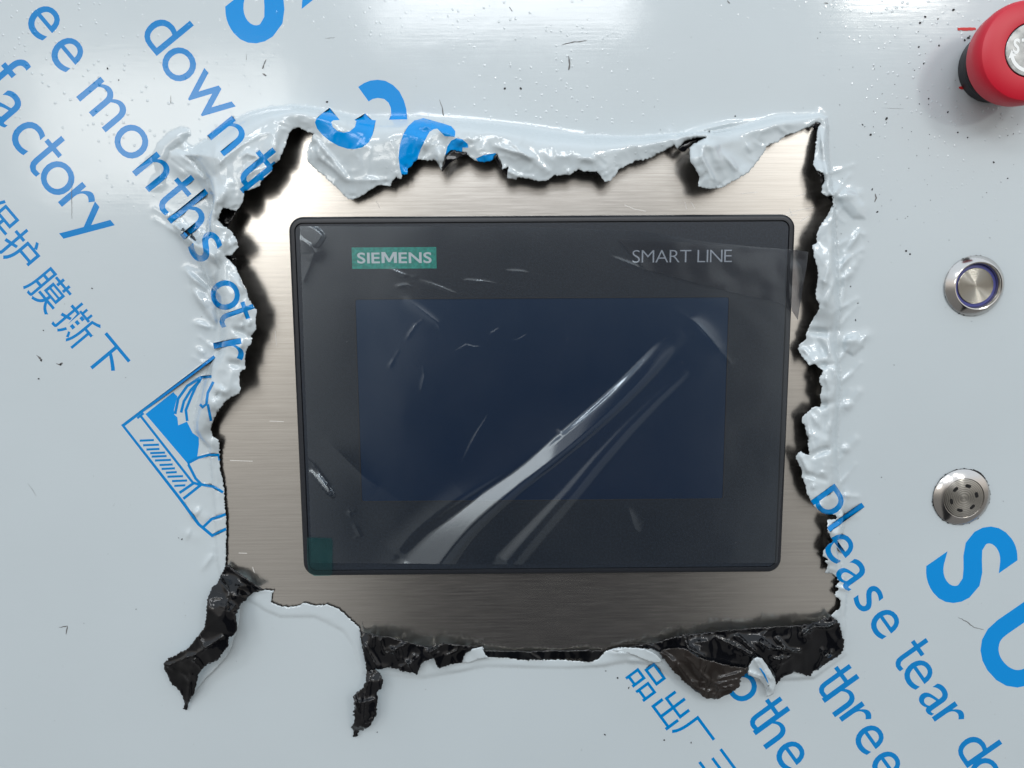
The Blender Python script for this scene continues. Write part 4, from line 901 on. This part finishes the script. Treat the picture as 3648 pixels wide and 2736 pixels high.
def scratch(pts, w_):
    q = jag(np.array(pts, float), 8, 1.2, int(pts[0][0]), closed=False); n = len(q); b = len(sv)
    for i in range(n):
        d = q[min(i+1,n-1)]-q[max(0,i-1)]; d = d/(np.hypot(*d)+1e-9); nn = np.array([-d[1], d[0]])
        ww = w_*(0.25+0.75*math.sin(math.pi*(i+.3)/(n+.3)))*random.uniform(.5, 1.2)
        for s in (1, -1):
            a = q[i]+nn*s*ww; sv.append(tuple(P1(a[0], a[1], .52)))
    for i in range(n-1): sf.append((b+2*i, b+2*i+1, b+2*i+3, b+2*i+2))
for k in range(16):
    x, y, a, L = random.uniform(60, 3500), random.uniform(40, 2650), random.uniform(-.6, 2.2), random.uniform(20, 110)
    if not inside(np.array([[x, y]]), BASE)[0] and not (250 < x < 3100 and 300 < y < 2500): scratch([(x, y), (x+L*.5*math.cos(a)+random.uniform(-6,6), y+L*.5*math.sin(a)), (x+L*math.cos(a), y+L*math.sin(a))], random.uniform(.35, .8))
for pts, w_ in (([(948,212),(940,230),(935,245)],2.6),([(935,262),(948,270)],3),([(1565,355),(1575,380),(1578,405),(1582,425)],2.2),([(2025,200),(2030,230),(2025,250)],3.5),([(1815,25),(1825,40)],2.5),([(2000,160),(2040,150),(2090,145)],2),
               ([(3414,2200),(3440,2212),(3470,2235),(3505,2243)],1.6),([(130,1265),(142,1275),(148,1288)],3.5),([(200,1295),(215,1300),(222,1292)],3.5),([(2660,1060),(2652,1085)],2),([(210,2235),(240,2230),(235,2260)],2),([(3420,110),(3421,112)],2),([(2590,1,),(2600,12)],2),([(3118,690),(3122,705),(3116,720)],3),([(2935,10),(2950,12)],2),([(255,640),(256,780)],1.0),([(608,340),(609,370)],1.0)):
    scratch(pts, w_)
s0 = list(sv); f0 = list(sf); sv.clear(); sf.clear()
for pts in ([(2225,1010-280),(2260,745),(2300,752)], [(2440,720),(2446,745)], [(2462,720),(2475,742)], [(2800,760),(2850,748),(2900,738)], [(2760,770),(2840,765)], [(2830,700),(2870,690)], [(2812,742),(2822,770)], [(1340,715),(1352,740)], [(960,1500),(1010,1502)], [(850,1970),(880,1971)], [(2640,690),(2700,684)], [(900,2020),(906,2040)], [(820,1640),(900,1643)], [(2850,790),(2880,770)], [(980,1180),(985,1230)]):
    for k in range(len(pts)-1): pass
    q = np.array(pts, float); b = len(sv)
    for i in range(len(q)):
        d = q[min(i+1,len(q)-1)]-q[max(0,i-1)]; d = d/(np.hypot(*d)+1e-9); nn = np.array([-d[1], d[0]])
        for sg in (1, -1): a = q[i]+nn*sg*0.9; sv.append(tuple(P1(a[0], a[1], .04)))
    for i in range(len(q)-1): sf.append((b+2*i, b+2*i+1, b+2*i+3, b+2*i+2))
ss = obj('steel_scratches', sv, sf, simple('bright_scratch', (0.8,0.78,0.74), .5)); ss['kind'] = 'stuff'; ss['label'] = 'fine bright scratches on the brushed steel'
sv, sf = s0, f0
sc_ = obj('grey_scuffs', sv, sf, simple('grey_scuff', (0.13,0.13,0.13), .6)); sc_['kind'] = 'stuff'; sc_['label'] = 'thin grey scuffs and scratches on the pale film'
